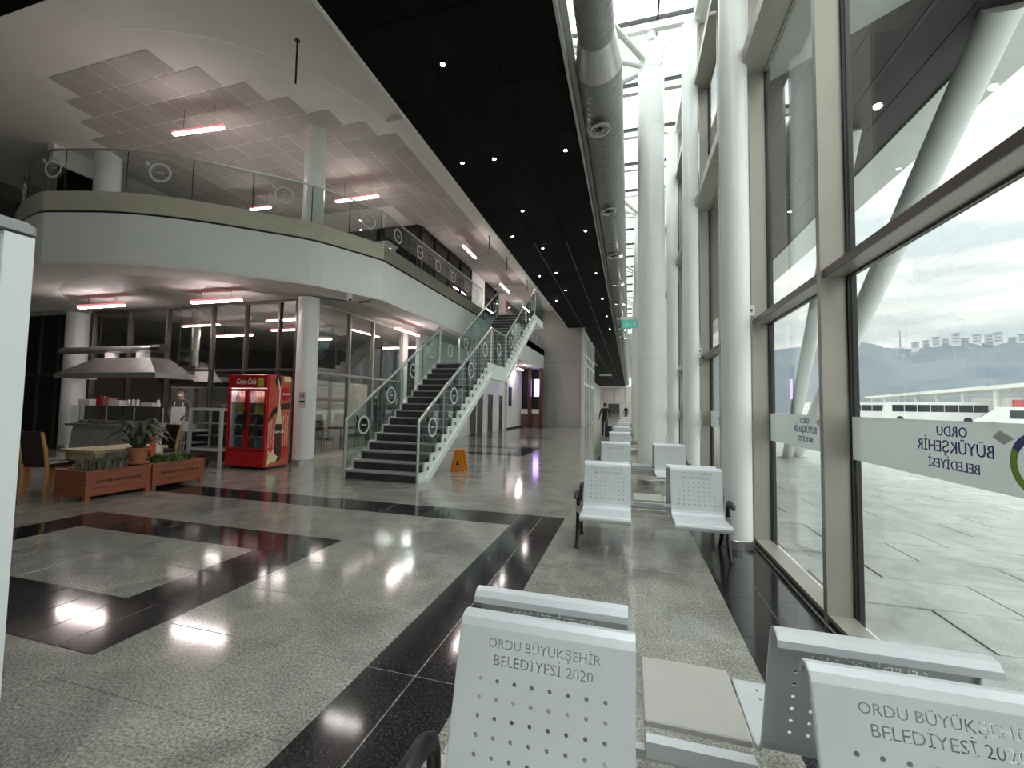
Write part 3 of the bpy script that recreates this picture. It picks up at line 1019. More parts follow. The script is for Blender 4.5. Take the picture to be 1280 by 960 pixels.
dm.lathe((0, 0, 0), [(.15, .20), (.15, .02), (.21, .0), (.215, -.025), (.17, -.03), (.16, .0)], 22)
dmesh = dm.mesh('air_diffuser', STEEL, smooth=True)
bm_ = MB()
for i in range(10):
    t = 2 * pi * i / 10
    c, s = math.cos(t), math.sin(t)
    bm_.add([(.04 * c, .04 * s, -.012), (.155 * c, .155 * s, -.012), (.155 * math.cos(t + .3), .155 * math.sin(t + .3), .03), (.04 * math.cos(t + .3), .04 * math.sin(t + .3), .03)], [(0, 1, 2, 3), (3, 2, 1, 0)])
bm_.cyl((0, 0, .05), (0, 0, -.03), .045, 12)
bmesh_ = bm_.mesh('louvre_blades', GASK)
for i in range(10):
    d = put('air_diffuser', dmesh, du, (-.05, 8.12 + 3.57 * i - 7, -.45), (0, -0.15, 0))
    put('louvre_blades', bmesh_, d)
for i in range(9):
    y = 6.0 + 3.56 * i
    MB().cyl((-.52, y, 7.75), (-.52, y, 9.4), .008, 6).build('hanger_rod', GASK, du)

# ---------------- black ceiling spotlights
k = 0
spm = MB().lathe((0, 0, 0), [(.05, .02), (.062, .018), (.062, -.004), (.045, -.006)], 14)
spm = spm.mesh('trim_ring', BLACKM)
spl = MB().lathe((0, 0, 0), [(.040, .0), (.036, -.012), (.012, -.02)], 12).mesh('bulb', SPOT)
rows = [('nearest the duct', -1.38, [9.04, 13.48, 17.93, 22.31, 26.7, 31.2]), ('along the middle of the black ceiling', -3.02, [6.18, 8.97, 11.64, 14.63, 17.5, 20.3]), ('along the balcony edge of the black ceiling', -3.80, [8.94, 13.37, 17.8, 22.2])]
for nm, x, yy in rows:
    for i, y in enumerate(yy):
        s_ = thing('ceiling_spotlight', 'small recessed spotlight %s, %s from the camera' % (nm, ORD[i]), 'spotlight', (x, y, 7.186), group='spotlights in the black ceiling')
        put('trim_ring', spm, s_)
        put('bulb', spl, s_)
        ld = bpy.data.lights.new('spot_beam', 'SPOT')
        ld.energy = 22
        ld.spot_size = 2.3
        ld.spot_blend = 1.0
        ld.shadow_soft_size = 0.06
        ld.color = (1.0, .96, .90)
        lo = bpy.data.objects.new('spot_beam', ld)
        C.objects.link(lo)
        lo.parent = s_
        lo.location = (0, 0, -.04)
for i, y in enumerate((15.2, 18.76, 22.5, 26.3, 30.0, 33.6)):
    s_ = thing('duct_spotlight', 'bright little spotlight clipped below the duct, %s from the camera' % ORD[i], 'spotlight', (-.30, y, 6.90), group='spotlights under the duct')
    MB().cyl((-.30, y, 6.95), (-.38, y, 7.03), .012, 6).build('stem', STEEL, s_)
    MB().lathe((-.30, y, 6.90), [(.02, .06), (.05, .04), (.06, -.02), (.05, -.03)], 12).build('housing', STEEL, s_)
    MB().ell((-.30, y, 6.875), (.05, .05, .04), 10, 6).build('bulb', SPOT, s_)

# ---------------- suspended pink-white linear lamps
def linear(p, q, ztop, lab, grp):
    p, q = Vector(p), Vector(q)
    l = thing('linear_lamp', lab, 'lamp', tuple((p + q) / 2), group=grp)
    d = (q - p).normalized()
    s = Vector((-d.y, d.x, 0))
    def bar(hw, z0, z1, e):
        a, c = p - d * e, q + d * e
        vs = []
        for z in (z0, z1):
            for w_, t_ in ((a, -1), (c, -1), (c, 1), (a, 1)):
                vs.append((w_.x + s.x * hw * t_, w_.y + s.y * hw * t_, w_.z + z))
        return MB().add(vs, [(3, 2, 1, 0), (4, 5, 6, 7), (0, 1, 5, 4), (1, 2, 6, 5), (2, 3, 7, 6), (3, 0, 4, 7)])
    bar(.045, .0, .055, .0).build('housing', LAMPR, l)
    bar(.038, -.03, -.001, -.01).build('diffuser', LAMP, l)
    for f in (.2, .8):
        w_ = p.lerp(q, f)
        MB().cyl((w_.x, w_.y, w_.z + .05), (w_.x, w_.y, ztop), .004, 6).build('cable', BLACKM, l)
U = 'linear lamps below the upper ceiling'
linear((-10.75, 7.36, 8.0), (-9.3, 7.46, 8.0), 8.585, 'pink linear lamp nearest the camera below the upper ceiling', U)
linear((-9.15, 11.25, 8.0), (-7.6, 11.25, 8.0), 8.585, 'pink linear lamp behind the upper floor column', U)
linear((-12.4, 11.05, 8.0), (-11.55, 11.05, 8.0), 8.585, 'short pink linear lamp low behind the balcony glass', U)
linear((-6.56, 15.7, 8.0), (-6.57, 17.2, 8.0), 8.5, 'pink linear lamp above the stairs, nearer one', U)
linear((-6.65, 21.2, 8.0), (-6.67, 22.9, 8.0), 8.5, 'pink linear lamp above the stair head, further one', U)
linear((-6.7, 26.5, 8.0), (-6.7, 28.2, 8.0), 8.5, 'pink linear lamp beside the grey block', U)
L_ = 'linear lamps below the mezzanine'
linear((-13.95, 7.5, 3.9), (-12.38, 7.55, 3.9), 4.17, 'pink linear lamp above the food counter hood', L_)
linear((-10.35, 7.72, 3.9), (-8.85, 7.76, 3.9), 4.17, 'pink linear lamp above the drinks fridge', L_)
linear((-7.1, 11.7, 3.9), (-7.1, 13.2, 3.9), 4.15, 'pink linear lamp between shop glazing and stairs', L_)
linear((-6.9, 26.0, 3.9), (-6.9, 27.4, 3.9), 4.15, 'linear lamp below the mezzanine near the ticket office', L_)
for i, (x, y) in enumerate(((-13.5, 11.0), (-11.4, 12.2), (-10.6, 10.4), (-9.4, 14.6))):
    linear((x, y, 3.7), (x + 1.5, y, 3.7), 4.17, 'pink linear lamp inside the cafe, %s from the left' % ORD[i], 'linear lamps inside the cafe')
# thin black suspension rod
rd = thing('hanging_rod', 'thin black rod hanging from the upper white ceiling', 'rod', (-6.3, 6.47, 8.6))
MB().cyl((-6.3, 6.47, 8.6), (-6.3, 6.47, 7.72), .018, 8).build('rod', BLACKM, rd)
MB().lathe((-6.3, 6.47, 8.585), [(.05, 0), (.05, .015)], 12).build('ceiling_rose', BLACKM, rd)
for i, (x, y) in enumerate(((-5.6, 16.2), (-5.6, 18.8), (-5.5, 22.5))):
    h = thing('hanging_rod', 'short dark rod at the edge of the upper ceiling, %s from the camera' % ORD[i], 'rod', (x, y, 8.5), group='rods at the ceiling edge')
    MB().cyl((x, y, 8.5), (x, y, 7.9), .02, 8).build('rod', BLACKM, h)
    MB().lathe((x, y, 8.49), [(.05, 0), (.05, .01)], 10).build('ceiling_rose', BLACKM, h)
# dome camera and sprinkler heads under the balcony
cd = thing('security_camera', 'small white security camera under the balcony edge', 'camera', (-6.62, 8.75, 4.15))
MB().lathe((-6.62, 8.75, 4.03), [(.05, 0), (.075, .04), (.08, .12)], 14).build('mount', WHITE, cd, smooth=True)
MB().cyl((-6.62, 8.75, 4.02), (-6.48, 8.60, 3.98), .045, 12).build('barrel', WHITE, cd, smooth=True)
MB().cyl((-6.49, 8.61, 3.983), (-6.475, 8.594, 3.978), .036, 12).build('lens', BLACKM, cd)
# ================================================================== BENCHES
SW = 0.485
PROF = [(-.585, .375), (-.600, .395), (-.602, .412), (-.592, .428), (-.572, .436), (-.30, .422), (-.262, .424), (-.235, .434), (-.214, .452), (-.200, .478), (-.188, .515), (-.100, .838), (-.094, .862), (-.082, .880), (-.062, .888), (-.040, .884), (-.026, .868), (-.024, .850)]
LEN = [0.0]
for a, b in zip(PROF[:-1], PROF[1:]):
    LEN.append(LEN[-1] + math.hypot(b[0] - a[0], b[1] - a[1]))
TOT = LEN[-1]
def prof_at(v):
    v = max(0.0, min(TOT, v))
    for i in range(len(LEN) - 1):
        if v <= LEN[i + 1] + 1e-9:
            t = (v - LEN[i]) / (LEN[i + 1] - LEN[i])
            a, b = PROF[i], PROF[i + 1]
            d = ((b[0] - a[0]), (b[1] - a[1]))
            l = math.hypot(*d)
            return (a[0] + d[0] * t, a[1] + d[1] * t), (-d[1] / l, d[0] / l)
    return PROF[-1], (0, 1)
V_TOP = LEN[13]          # top of the flat back
V_BACK0 = LEN[10]
def seat_mesh():
    # flat outline with punched holes and cut-out lettering, filled as one 2-D curve, then folded along the profile
    cu = bpy.data.curves.new('seat_plate', 'CURVE')
    cu.dimensions = '2D'
    cu.fill_mode = 'BOTH'
    cu.extrude = 0.0016
    def poly(pts):
        s = cu.splines.new('POLY')
        s.points.add(len(pts) - 1)
        for q, p in zip(s.points, pts):
            q.co = (p[0], p[1], 0, 1)
        s.use_cyclic_u = True
    poly([(0, 0), (SW, 0), (SW, TOT), (0, TOT)])
    def hole(u, v, r=.0058, n_=10):
        poly([(u + r * math.cos(2 * pi * i / n_), v + r * math.sin(2 * pi * i / n_)) for i in range(n_)])
    cols = [0.0725 + i * 0.0486 for i in range(8)]
    v = V_TOP - .148
    while v > V_BACK0 + .015:
        for u in cols:
            hole(u, v)
        v -= .0435
    v = LEN[5] - .03
    while v > LEN[4] + .03:
        for u in cols:
            hole(u, v)
        v -= .05
    ob = bpy.data.objects.new('seat_plate', cu)
    C.objects.link(ob)
    objs = [ob]
    for txt, wd, vv in (('ORDU BÜYÜKŞEHİR', .315, V_TOP - .068), ('BELEDİYESİ 2020', .275, V_TOP - .110)):
        f = bpy.data.curves.new('t', 'FONT')
        f.body = txt
        f.size = .036
        f.align_x = 'CENTER'
        f.resolution_u = 2
        f.space_word = 0.9
        f.offset = 0.0006
        to = bpy.data.objects.new('t', f)
        C.objects.link(to)
        bpy.context.view_layer.update()
        k = wd / to.dimensions.x
        to.scale = (k, k, 1)
        to.location = (SW / 2, vv, 0)
        bpy.context.view_layer.update()
        objs.append(to)
    for o in bpy.context.selected_objects:
        o.select_set(False)
    for o in objs[1:]:
        o.select_set(True)
    bpy.context.view_layer.objects.active = objs[1]
    bpy.ops.object.convert(target='CURVE')
    for o in objs:
        o.select_set(True)
    bpy.context.view_layer.objects.active = ob
    bpy.ops.object.join()
    bpy.context.view_layer.update()
    me = bpy.data.meshes.new_from_object(ob.evaluated_get(bpy.context.evaluated_depsgraph_get()))
    bpy.data.objects.remove(ob)
    bm = bmesh.new()
    bm.from_mesh(me)
    cuts = LEN[1:-1]
    for c in cuts:
        bmesh.ops.bisect_plane(bm, geom=bm.verts[:] + bm.edges[:] + bm.faces[:], plane_co=(0, c, 0), plane_no=(0, 1, 0), dist=1e-6)
    for vtx in bm.verts:
        (y, z), nn = prof_at(vtx.co.y)
        w = vtx.co.z
        vtx.co = (vtx.co.x - SW / 2, y + nn[0] * w, z + nn[1] * w)
    bmesh.ops.recalc_face_normals(bm, faces=bm.faces[:])
    bm.to_mesh(me)
    bm.free()
    me.materials.clear()
    me.materials.append(SILVER)
    me.update()
    return me
SEAT = seat_mesh()
SEAT.name = 'seat'
# bent tubular lip hides the raw sheet edge at both sides
SIDES = []
for x in (-SW / 2, SW / 2):
    sd = MB()
    n_ = len(PROF)
    for i in range(n_ - 1):
        (y0, z0), (y1, z1) = PROF[i], PROF[i + 1]
        d = Vector((0, y1 - y0, z1 - z0)).normalized()
        nn = Vector((0, -d.z, d.y)) * .011
        sgn = .0025
        a, b = Vector((x, y0, z0)), Vector((x, y1, z1))
        e = Vector((sgn, 0, 0))
        vs = [a - e, b - e, b - e - nn, a - e - nn, a + e, b + e, b + e - nn, a + e - nn]
        sd.add(vs, [(0, 1, 2, 3), (7, 6, 5, 4), (0, 4, 5, 1), (3, 2, 6, 7)])
    SIDES.append(sd.mesh('edge_flange', SILVER))
ARM = MB()
ARM.tube([(0, -.13, .42), (0, -.14, .51), (0, -.16, .55), (0, -.20, .572), (0, -.30, .575), (0, -.36, .565), (0, -.38, .545)], [.020, .021, .024, .026, .026, .024, .018], 10)
ARM = ARM.mesh('armrest', BLACKM, smooth=True)
LEG = MB()
LEG.tube([(0, -.06, .40), (0, -.10, .30), (0, -.17, .14), (0, -.26, .025)], [.030, .027, .022, .018], 10)
LEG.lathe((0, -.265, 0), [(.026, .0), (.026, .012), (.014, .03)], 12)
LEG = LEG.mesh('leg', BLACKM, smooth=True)
BRK = MB().cbox(-.03, .03, -.16, -.03, .375, .415, .004).box(-.02, .02, -.03, .0, .36, .415).mesh('bracket', STEEL)
BEAM = MB().box(-.56, .97, -.03, .03, .34, .40).box(-.56, .97, -.22, -.19, .365, .395).box(-.56, .97, .19, .22, .365, .395)
BEAM = BEAM.mesh('beam', STEEL)
CROSS = MB().box(-.03, .03, -.19, .19, .345, .372).mesh('cross_bar', SILVER)
TABLE = MB().cbox(-.165, .165, -.19, .19, -.02, 0, .004).mesh('table_plate', mat('grey_table_plate', (.46, .45, .42), .5, var=.03, vscale=5))
TRAY = MB().box(-.16, .16, -.02, .02, -.05, 0).mesh('tray', SILVER)
def bench(y0, lab):
    b = thing('waiting_bench', lab, 'bench', (0, y0, 0), group='back-to-back perforated benches along the glass facade')
    for x in (-.228, .658):
        for rz in (0, pi):
            s_ = put('seat', SEAT, b, (x if rz == 0 else x - .02, -.022 if rz == 0 else .022, 0), (0, 0, rz))
            for e_ in SIDES:
                put('edge_flange', e_, s_)
    put('beam', BEAM, b)
    for x in (-.5, -.05, .42, .9):
        put('cross_bar', CROSS, b, (x, 0, 0))
    put('table_plate', TABLE, b, (.215, .44, .45))
    put('tray', TRAY, b, (.215, .20, .43))
    for x in (-.54, .955):
        for rz in (0, pi):
            put('leg', LEG, b, (x, 0, 0), (0, 0, rz))
            put('armrest', ARM, b, (x, 0, 0), (0, 0, rz))
            put('bracket', BRK, b, (x, 0, 0), (0, 0, rz))
    return b
b0 = bench(1.30, 'silver perforated back-to-back bench nearest the camera, cut-out lettering readable')
labs = ['second silver bench from the camera with black armrests and legs', 'third silver bench from the camera, just before the thick column', 'fourth silver bench from the camera, first beyond the thick column', 'fifth silver bench from the camera along the facade', 'sixth silver bench from the camera along the facade', 'seventh silver bench from the camera along the facade', 'eighth silver bench from the camera along the facade', 'ninth silver bench from the camera, furthest of the row']
for y, l in zip((4.86, 7.75, 10.9, 13.9, 18.3, 21.3, 25.2, 28.3), labs):
    dup(b0, (0, y, 0), label=l)

# white machine side at the left edge
mc = thing('vending_cabinet', 'tall white cabinet side cut off by the left edge of the picture', 'cabinet', (-2.45, .55, 0))
MB().cbox(-2.9, -2.0, .1, .90, 0.03, 2.06, .02).build('body', mat('white_cabinet', (.44, .45, .46), .4, var=.02), mc)
MB().box(-2.02, -1.985, .86, .935, 0.03, 2.05).build('edge_strip', mat('white_strip', (.66, .68, .70), .35, var=.01), mc)
MB().cbox(-2.92, -1.98, .08, .94, 2.06, 2.10, .012).build('top_cap', mat('shadow_cap', (.28, .29, .30), .45, var=.05), mc)  # grey puts the shadow along the cabinet's top edge into the colour
MB().box(-2.85, -2.05, .15, .85, 0, .03).build('plinth', BLACKM, mc)
# ================================================================== CAFE CORNER
RED = mat('red_enamel', (0.50, 0.010, 0.014), 0.3, var=0.08, vscale=3)
REDP = mat('red_print', (0.55, 0.035, 0.03), 0.4, col2=(0.62, 0.16, 0.08), vscale=2.2)
REDL = mat('bright_red_grille', (0.62, 0.012, 0.012), 0.35, var=0.06)
WPR = mat('white_print', (0.85, 0.83, 0.80), 0.5, var=0.02)
CREAM = mat('cream_print', (0.80, 0.72, 0.45), 0.5, var=0.08)
COLA = mat('cola_brown_print', (0.05, 0.012, 0.008), 0.4, var=0.3, vscale=8)
FX0, FX1, FY0, FY1 = -8.78, -7.68, 7.48, 8.15
fr = thing('drinks_fridge', 'red two-door drinks fridge with white script lettering beside the round column', 'fridge', ((FX0 + FX1) / 2, (FY0 + FY1) / 2, 0))
b = MB().box(FX0, FX0 + .04, FY0 + .05, FY1, .06, 2.1).box(FX1 - .04, FX1, FY0 + .05, FY1, .06, 2.1).box(FX0 + .04, FX1 - .04, FY1 - .04, FY1, .06, 2.1)
b.box(FX0 + .04, FX1 - .04, FY0 + .05, FY1 - .04, 2.06, 2.1).box(FX0 + .04, FX1 - .04, FY0 + .05, FY1 - .04, .06, .40)
b.build('body', RED, fr)
MB().box(FX0 + .05, FX1 - .05, FY0 + .1, FY1, 0, .06).build('feet_plinth', BLACKM, fr)
LIN = mat('fridge_liner', (.62, .64, .65), .5, var=.03)
MB().box(FX0 + .045, FX1 - .045, FY1 - .06, FY1 - .045, .41, 2.05).build('back_liner', LIN, fr)
for x_ in (FX0 + .041, FX1 - .049):
    MB().box(x_, x_ + .008, FY0 + .06, FY1 - .06, .41, 2.05).build('side_liner', LIN, fr)
MB().box(FX0 + .06, FX1 - .06, FY0 + .07, FY0 + .10, 1.76, 1.78).build('light_strip', mat('cooler_tube', (1, 1, 1), .4, emit=(.92, .97, 1), estr=6, var=.01), fr)
hd = MB().cbox(FX0, FX1, FY0, FY0 + .05, 1.80, 2.10, .008).build('header_sign', RED, fr)
put('lettering', fit(text_mesh('Coca-Cola', .2, WPR, shear=.4, bold=.006), .56, 1.35), hd, Vector((FX0 + .50, FY0 - .002, 1.89)) - off(fr), (pi / 2, 0, 0))
MB().box(FX1 - .26, FX1 - .10, FY0 - .006, FY0, 1.83, 2.02).build('price_sticker', mat('lime_sticker', (.50, .62, .06), .5, col2=(.75, .7, .1), vscale=9), hd)
gr = MB().cbox(FX0, FX1, FY0, FY0 + .05, .06, .40, .006).build('grille_panel', RED, fr)
for i in range(6):
    MB().box(FX0 + .03, FX1 - .03, FY0 - .012, FY0, .09 + i * .05, .115 + i * .05).build('slat', REDL, gr)
for s, lab in ((0, 'left'), (1, 'right')):
    x0 = FX0 + .01 + s * .545
    x1 = x0 + .535
    d = MB().box(x0, x0 + .05, FY0, FY0 + .045, .42, 1.78).box(x1 - .05, x1, FY0, FY0 + .045, .42, 1.78).box(x0 + .05, x1 - .05, FY0, FY0 + .045, .42, .47).box(x0 + .05, x1 - .05, FY0, FY0 + .045, 1.73, 1.78)
    d = d.build('door', RED, fr)
    MB().box(x0 + .05, x1 - .05, FY0 + .018, FY0 + .026, .47, 1.73).build('pane', CLEARGL, d)
    hx = x1 - .03 if s == 0 else x0 + .03
    MB().box(hx - .012, hx + .012, FY0 - .03, FY0, .9, 1.3).build('handle', BLACKM, d)
SHZ = [.45, .72, .98, 1.23, 1.48]
for z in SHZ:
    MB().box(FX0 + .045, FX1 - .045, FY0 + .09, FY1 - .07, z - .012, z).build('shelf', WPR, fr)
BCOL = [('blue', mat('blue_bottle', (.10, .16, .22), .25, var=.1)), ('dark brown', mat('brown_bottle', (.03, .012, .008), .2, var=.2)), ('dark', mat('dark_can', (.05, .015, .02), .3, var=.3)), ('yellow-green', mat('lime_bottle', (.38, .42, .04), .3, var=.15)), ('pinkish', mat('pink_carton', (.60, .28, .25), .5, var=.1))]
for si, (z, (cn, cm)) in enumerate(zip(SHZ, BCOL)):
    me = MB().lathe((0, 0, 0), [(.034, 0), (.036, .01), (.036, .13), (.028, .165), (.014, .195), (.014, .22), (.016, .222), (.016, .24)], 10).mesh('drink_bottle', cm, smooth=True)
    for s in range(2):
        for i in range(5):
            o = put('drink_bottle', me, None, (FX0 + .12 + s * .545 + i * .082, FY0 + .16, z))
            tag(o, '%s bottle, %s from left behind %s fridge door, %s shelf up' % (cn, ORD[i], ('left', 'right')[s], ORD[si]), 'bottle', 'bottles on the fridge shelves')
# printed side: cola bottle, straw, dotted pattern, ice flower
sp = MB().box(FX1, FX1 + .004, FY0 + .05, FY1, .06, 2.1).build('side_print', REDP, fr)
def flat(poly, m, name, dx):
    """flat printed outline on the fridge side; poly in (y,z)"""
    MB().extr(poly, 'x', FX1 + .004, FX1 + .004 + dx).build(name, m, sp)
yc = 7.83
bot = [(.035, 1.22), (.04, 1.10), (.085, .95), (.10, .80), (.085, .62), (.105, .45), (.10, .22), (.06, .16)]
flat([(yc + a, z) for a, z in bot] + [(yc - a, z) for a, z in reversed(bot)], COLA, 'printed_bottle', .002)
flat([(yc - .035, 1.42), (yc + .035, 1.42), (yc + .055, 1.22), (yc + .085, 1.0), (yc - .085, 1.0), (yc - .055, 1.22)], CREAM, 'printed_bottle_neck', .003)
flat([(yc - .012, 1.42), (yc + .012, 1.42), (yc + .02, 1.78), (yc - .05, 2.02), (yc - .075, 2.0), (yc - .008, 1.76)], WPR, 'printed_straw', .003)
flat([(FY0 + .06, 1.12), (FY0 + .18, 1.34), (FY1 - .25, 1.45), (FY1 - .01, 1.48), (FY1 - .01, 1.34), (FY1 - .2, 1.33), (FY0 + .22, 1.22), (FY0 + .06, 1.02)], COLA, 'printed_swirl', .0015)
flat([(yc - .05 + .16 * math.cos(a * pi / 8) * .55, 1.98 + .14 * math.sin(a * pi / 8)) for a in range(16)], COLA, 'printed_cap', .001)
flat([(FY1 - .16 + .13 * math.cos(a * pi / 8), 1.68 + .16 * math.sin(a * pi / 8)) for a in range(16)], RED, 'printed_disc', .002)
flat([(FY1 - .2, 1.98), (FY1 - .01, 1.96), (FY1 - .01, 2.08), (FY1 - .22, 2.08)], CREAM, 'printed_corner', .002)
flat([(FY0 + .06, .10), (FY0 + .10, .30), (FY0 + .04 + .04, .42), (FY0 + .18, .36), (FY0 + .22, .46), (FY0 + .26, .34), (FY0 + .36, .26), (FY0 + .30, .16), (FY0 + .18, .16)], CREAM, 'printed_petals', .003)
put('lettering', fit(text_mesh('Coca-Cola', .1, WPR, shear=.4, bold=.003), .27, 1.4), sp, Vector((FX1 + .008, yc + .02, .80)) - off(fr), (pi / 2, 0, pi / 2))
put('lettering', fit(text_mesh('Coca-Cola', .1, WPR, shear=.4, bold=.003), .2, 1.4), sp, Vector((FX1 + .008, FY1 - .15, 1.66)) - off(fr), (pi / 2, 0, pi / 2))
dots = MB()
for i in range(9):
    for j in range(13):
        y, z = FY0 + .09 + i * .065, .50 + j * .055 + (i % 2) * .027
        if abs(y - yc) < .125 or (z > 1.1 and y < yc) or z > 1.3:
            continue
        dots.extr([(y + .023 * math.cos(a * pi / 3), z + .023 * math.sin(a * pi / 3)) for a in range(6)], 'x', FX1 + .004, FX1 + .0055)
dots.build('printed_dots', mat('pale_red_print', (.85, .42, .30), .5, var=.05), sp, kind='stuff')

# no smoking notice on the column
ns = thing('column_notice', 'small black and white notice on the round column beside the fridge', 'notice', (-7.73, 8.58, 1.5))
MB().box(-7.83, -7.63, 8.575, 8.58, 1.36, 1.76).build('sheet', mat('notice_white', (.70, .71, .70), .5, var=.02), ns)
MB().ring((-7.73, 8.572, 1.66), .045, .06, .003, 20, 'y').build('ring_symbol', BLACKM, ns)
MB().box(-7.77, -7.69, 8.571, 8.574, 1.652, 1.668).build('bar_symbol', BLACKM, ns)
MB().box(-7.81, -7.65, 8.571, 8.574, 1.49, 1.54).build('black_text_band', BLACKM, ns)

# glass display cooler beside the fridge
WFR = mat('white_cooler_frame', (.72, .73, .74), .35, var=.02)
dc = thing('display_cooler', 'white framed glass display cooler left of the red fridge', 'cooler', (-9.32, 7.7, 0))
cx0, cx1, cy0, cy1 = -9.84, -8.86, 7.42, 7.98
f = MB()
for x in (cx0, cx1 - .06):
    for y in (cy0, cy1 - .06):
        f.box(x, x + .06, y, y + .06, 0, 1.33)
for z0, z1 in ((.36, .42), (1.27, 1.33)):
    f.box(cx0 + .06, cx1 - .06, cy0, cy0 + .06, z0, z1).box(cx0 + .06, cx1 - .06, cy1 - .06, cy1, z0, z1).box(cx0, cx0 + .06, cy0 + .06, cy1 - .06, z0, z1).box(cx1 - .06, cx1, cy0 + .06, cy1 - .06, z0, z1)
f.build('frame', WFR, dc)
MB().box(cx0 + .06, cx1 - .06, cy0 + .02, cy0 + .03, .42, 1.27).build('front_pane', CLEARGL, dc)
MB().box(cx0 + .06, cx1 - .06, cy1 - .03, cy1 - .02, .42, 1.27).build('back_panel', DGREY, dc)
MB().box(cx0 + .06, cx1 - .06, cy0 + .03, cy1 - .03, 1.30, 1.325).build('top_pane', CLEARGL, dc)
MB().box(cx0 + .06, cx1 - .06, cy0 + .03, cy1 - .03, .12, .36).build('base_panel', mat('brown_base', (.10, .05, .045), .5, var=.1), dc)
for z in (.68, .96):
    MB().box(cx0 + .07, cx1 - .07, cy0 + .1, cy1 - .07, z, z + .015).build('shelf', STEEL, dc)

# steel prep table
pt = thing('prep_table', 'stainless steel prep table with drawers beside the food counter', 'table', (-10.5, 7.9, 0))
MB().cbox(-11.0, -10.05, 7.6, 8.25, .74, .78, .006).build('top', STEEL, pt)
for x in (-10.97, -10.13):
    for y in (7.63, 8.17):
        MB().box(x, x + .05, y, y + .05, 0, .74).build('leg', WFR, pt)
MB().box(-10.9, -10.15, 7.66, 8.15, .46, .49).build('shelf', WFR, pt)
MB().box(-10.9, -10.15, 7.66, 8.15, .20, .23).build('shelf', WFR, pt)
MB().box(-10.9, -10.15, 8.16, 8.18, .23, .74).build('back_panel', GASK, pt)
for i, (x, h, m, nm, lb) in enumerate(((-10.75, .16, WPR, 'storage_tub', 'left white plastic tub on the steel prep table'), (-10.5, .19, WPR, 'storage_tub', 'middle taller white plastic tub on the steel prep table'), (-10.28, .12, WPR, 'storage_tub', 'right low white plastic tub on the steel prep table'))):
    o = thing(nm, lb, 'tub', (x, 7.85, .78), group='tubs on the prep table')
    MB().lathe((x, 7.85, .78), [(.075, 0), (.085, h - .02), (.09, h)], 14).build('body', m, o, smooth=True)
    MB().lathe((x, 7.85, .78 + h), [(.093, 0), (.093, .012), (.05, .016)], 14).build('lid', WFR, o)

# main food counter
fc = thing('food_counter', 'long grey food counter with glass display shelf under the hood', 'counter', (-12.6, 7.9, 0))
CG = mat('counter_grey_panel', (.34, .34, .33), .45, var=.06, vscale=3)
MB().box(-14.1, -11.1, 7.62, 8.25, .06, .80).build('base', mat('counter_base', (.42, .40, .38), .5, var=.04), fc)
for i in range(3):
    x = -14.05 + i * 1.0
    MB().extr([(7.52, .12), (7.62, .12), (7.62, .72), (7.58, .72)], 'x', x, x + .92).build('front_panel', CG, fc)
MB().cbox(-14.2, -11.05, 7.5, 8.3, .80, .86, .008).build('worktop', STEEL, fc)
MB().box(-14.1, -11.1, 7.56, 7.57, .86, 1.30).build('sneeze_guard', RAILGL, fc)
MB().cbox(-14.15, -11.08, 7.54, 7.95, 1.30, 1.33, .004).build('glass_shelf', RAILGL, fc)
for x in (-14.1, -13.1, -12.1, -11.12):
    MB().cyl((x, 7.75, .86), (x, 7.75, 1.30), .018, 8).build('post', STEEL, fc)
items = [(-13.75, .42, .26, .16, WPR, 'white carton on the counter glass shelf, leftmost'), (-13.28, .16, .18, .24, RED, 'small red box on the counter glass shelf'), (-13.0, .22, .2, .2, mat('pink_box', (.55, .25, .27), .5, var=.1), 'pinkish box right of the red box on the shelf'), (-12.62, .3, .22, .14, WPR, 'low white carton in the middle of the counter shelf'), (-11.55, .4, .2, .09, WPR, 'flat white tray on the right of the counter shelf')]
for x, w_, d_, h, m, lb in items:
    o = thing('carton', lb, 'box', (x, 7.75, 1.33), group='cartons on the counter shelf')
    MB().cbox(x - w_ / 2, x + w_ / 2, 7.75 - d_ / 2, 7.75 + d_ / 2, 1.331, 1.33 + h, .006).build('body', m, o)
    MB().box(x - w_ / 2 - .003, x + w_ / 2 + .003, 7.74, 7.76, 1.33 + h - .03, 1.333 + h).build('tape', CREAM, o)
for i, x in enumerate((-12.25, -12.1, -11.95, -11.25)):
    o = thing('squeeze_bottle', 'pale squeeze bottle on the counter shelf, %s from the left' % ORD[i], 'bottle', (x, 7.72, 1.33), group='squeeze bottles on the counter shelf')
    MB().lathe((x, 7.72, 1.331), [(.035, 0), (.036, .13), (.03, .16), (.012, .17)], 10).build('body', WPR, o, smooth=True)
    MB().lathe((x, 7.72, 1.501), [(.014, 0), (.012, .02), (.004, .06)], 8).build('nozzle', RED, o)
fm = [mat('bread', (.45, .28, .16), .7, var=.15), mat('salad', (.12, .20, .05), .7, var=.3), mat('pink_food', (.42, .22, .17), .7, var=.2)]
for i in range(9):
    x = -13.9 + i * .3
    o = thing('food_tray', 'steel tray of food behind the counter glass, %s from the left' % ORD[i], 'tray', (x, 7.85, .86), group='food trays in the counter')
    MB().box(x - .13, x + .13, 7.65, 8.1, .861, .90).build('pan', STEEL, o)
    fd = MB()
    for q in range(7):
        fd.ell((x + random.uniform(-.09, .09), 7.87 + random.uniform(-.17, .17), .915), (.045, .06, .035), 7, 5)
    fd.build('food', fm[i % 3], o, kind='stuff')
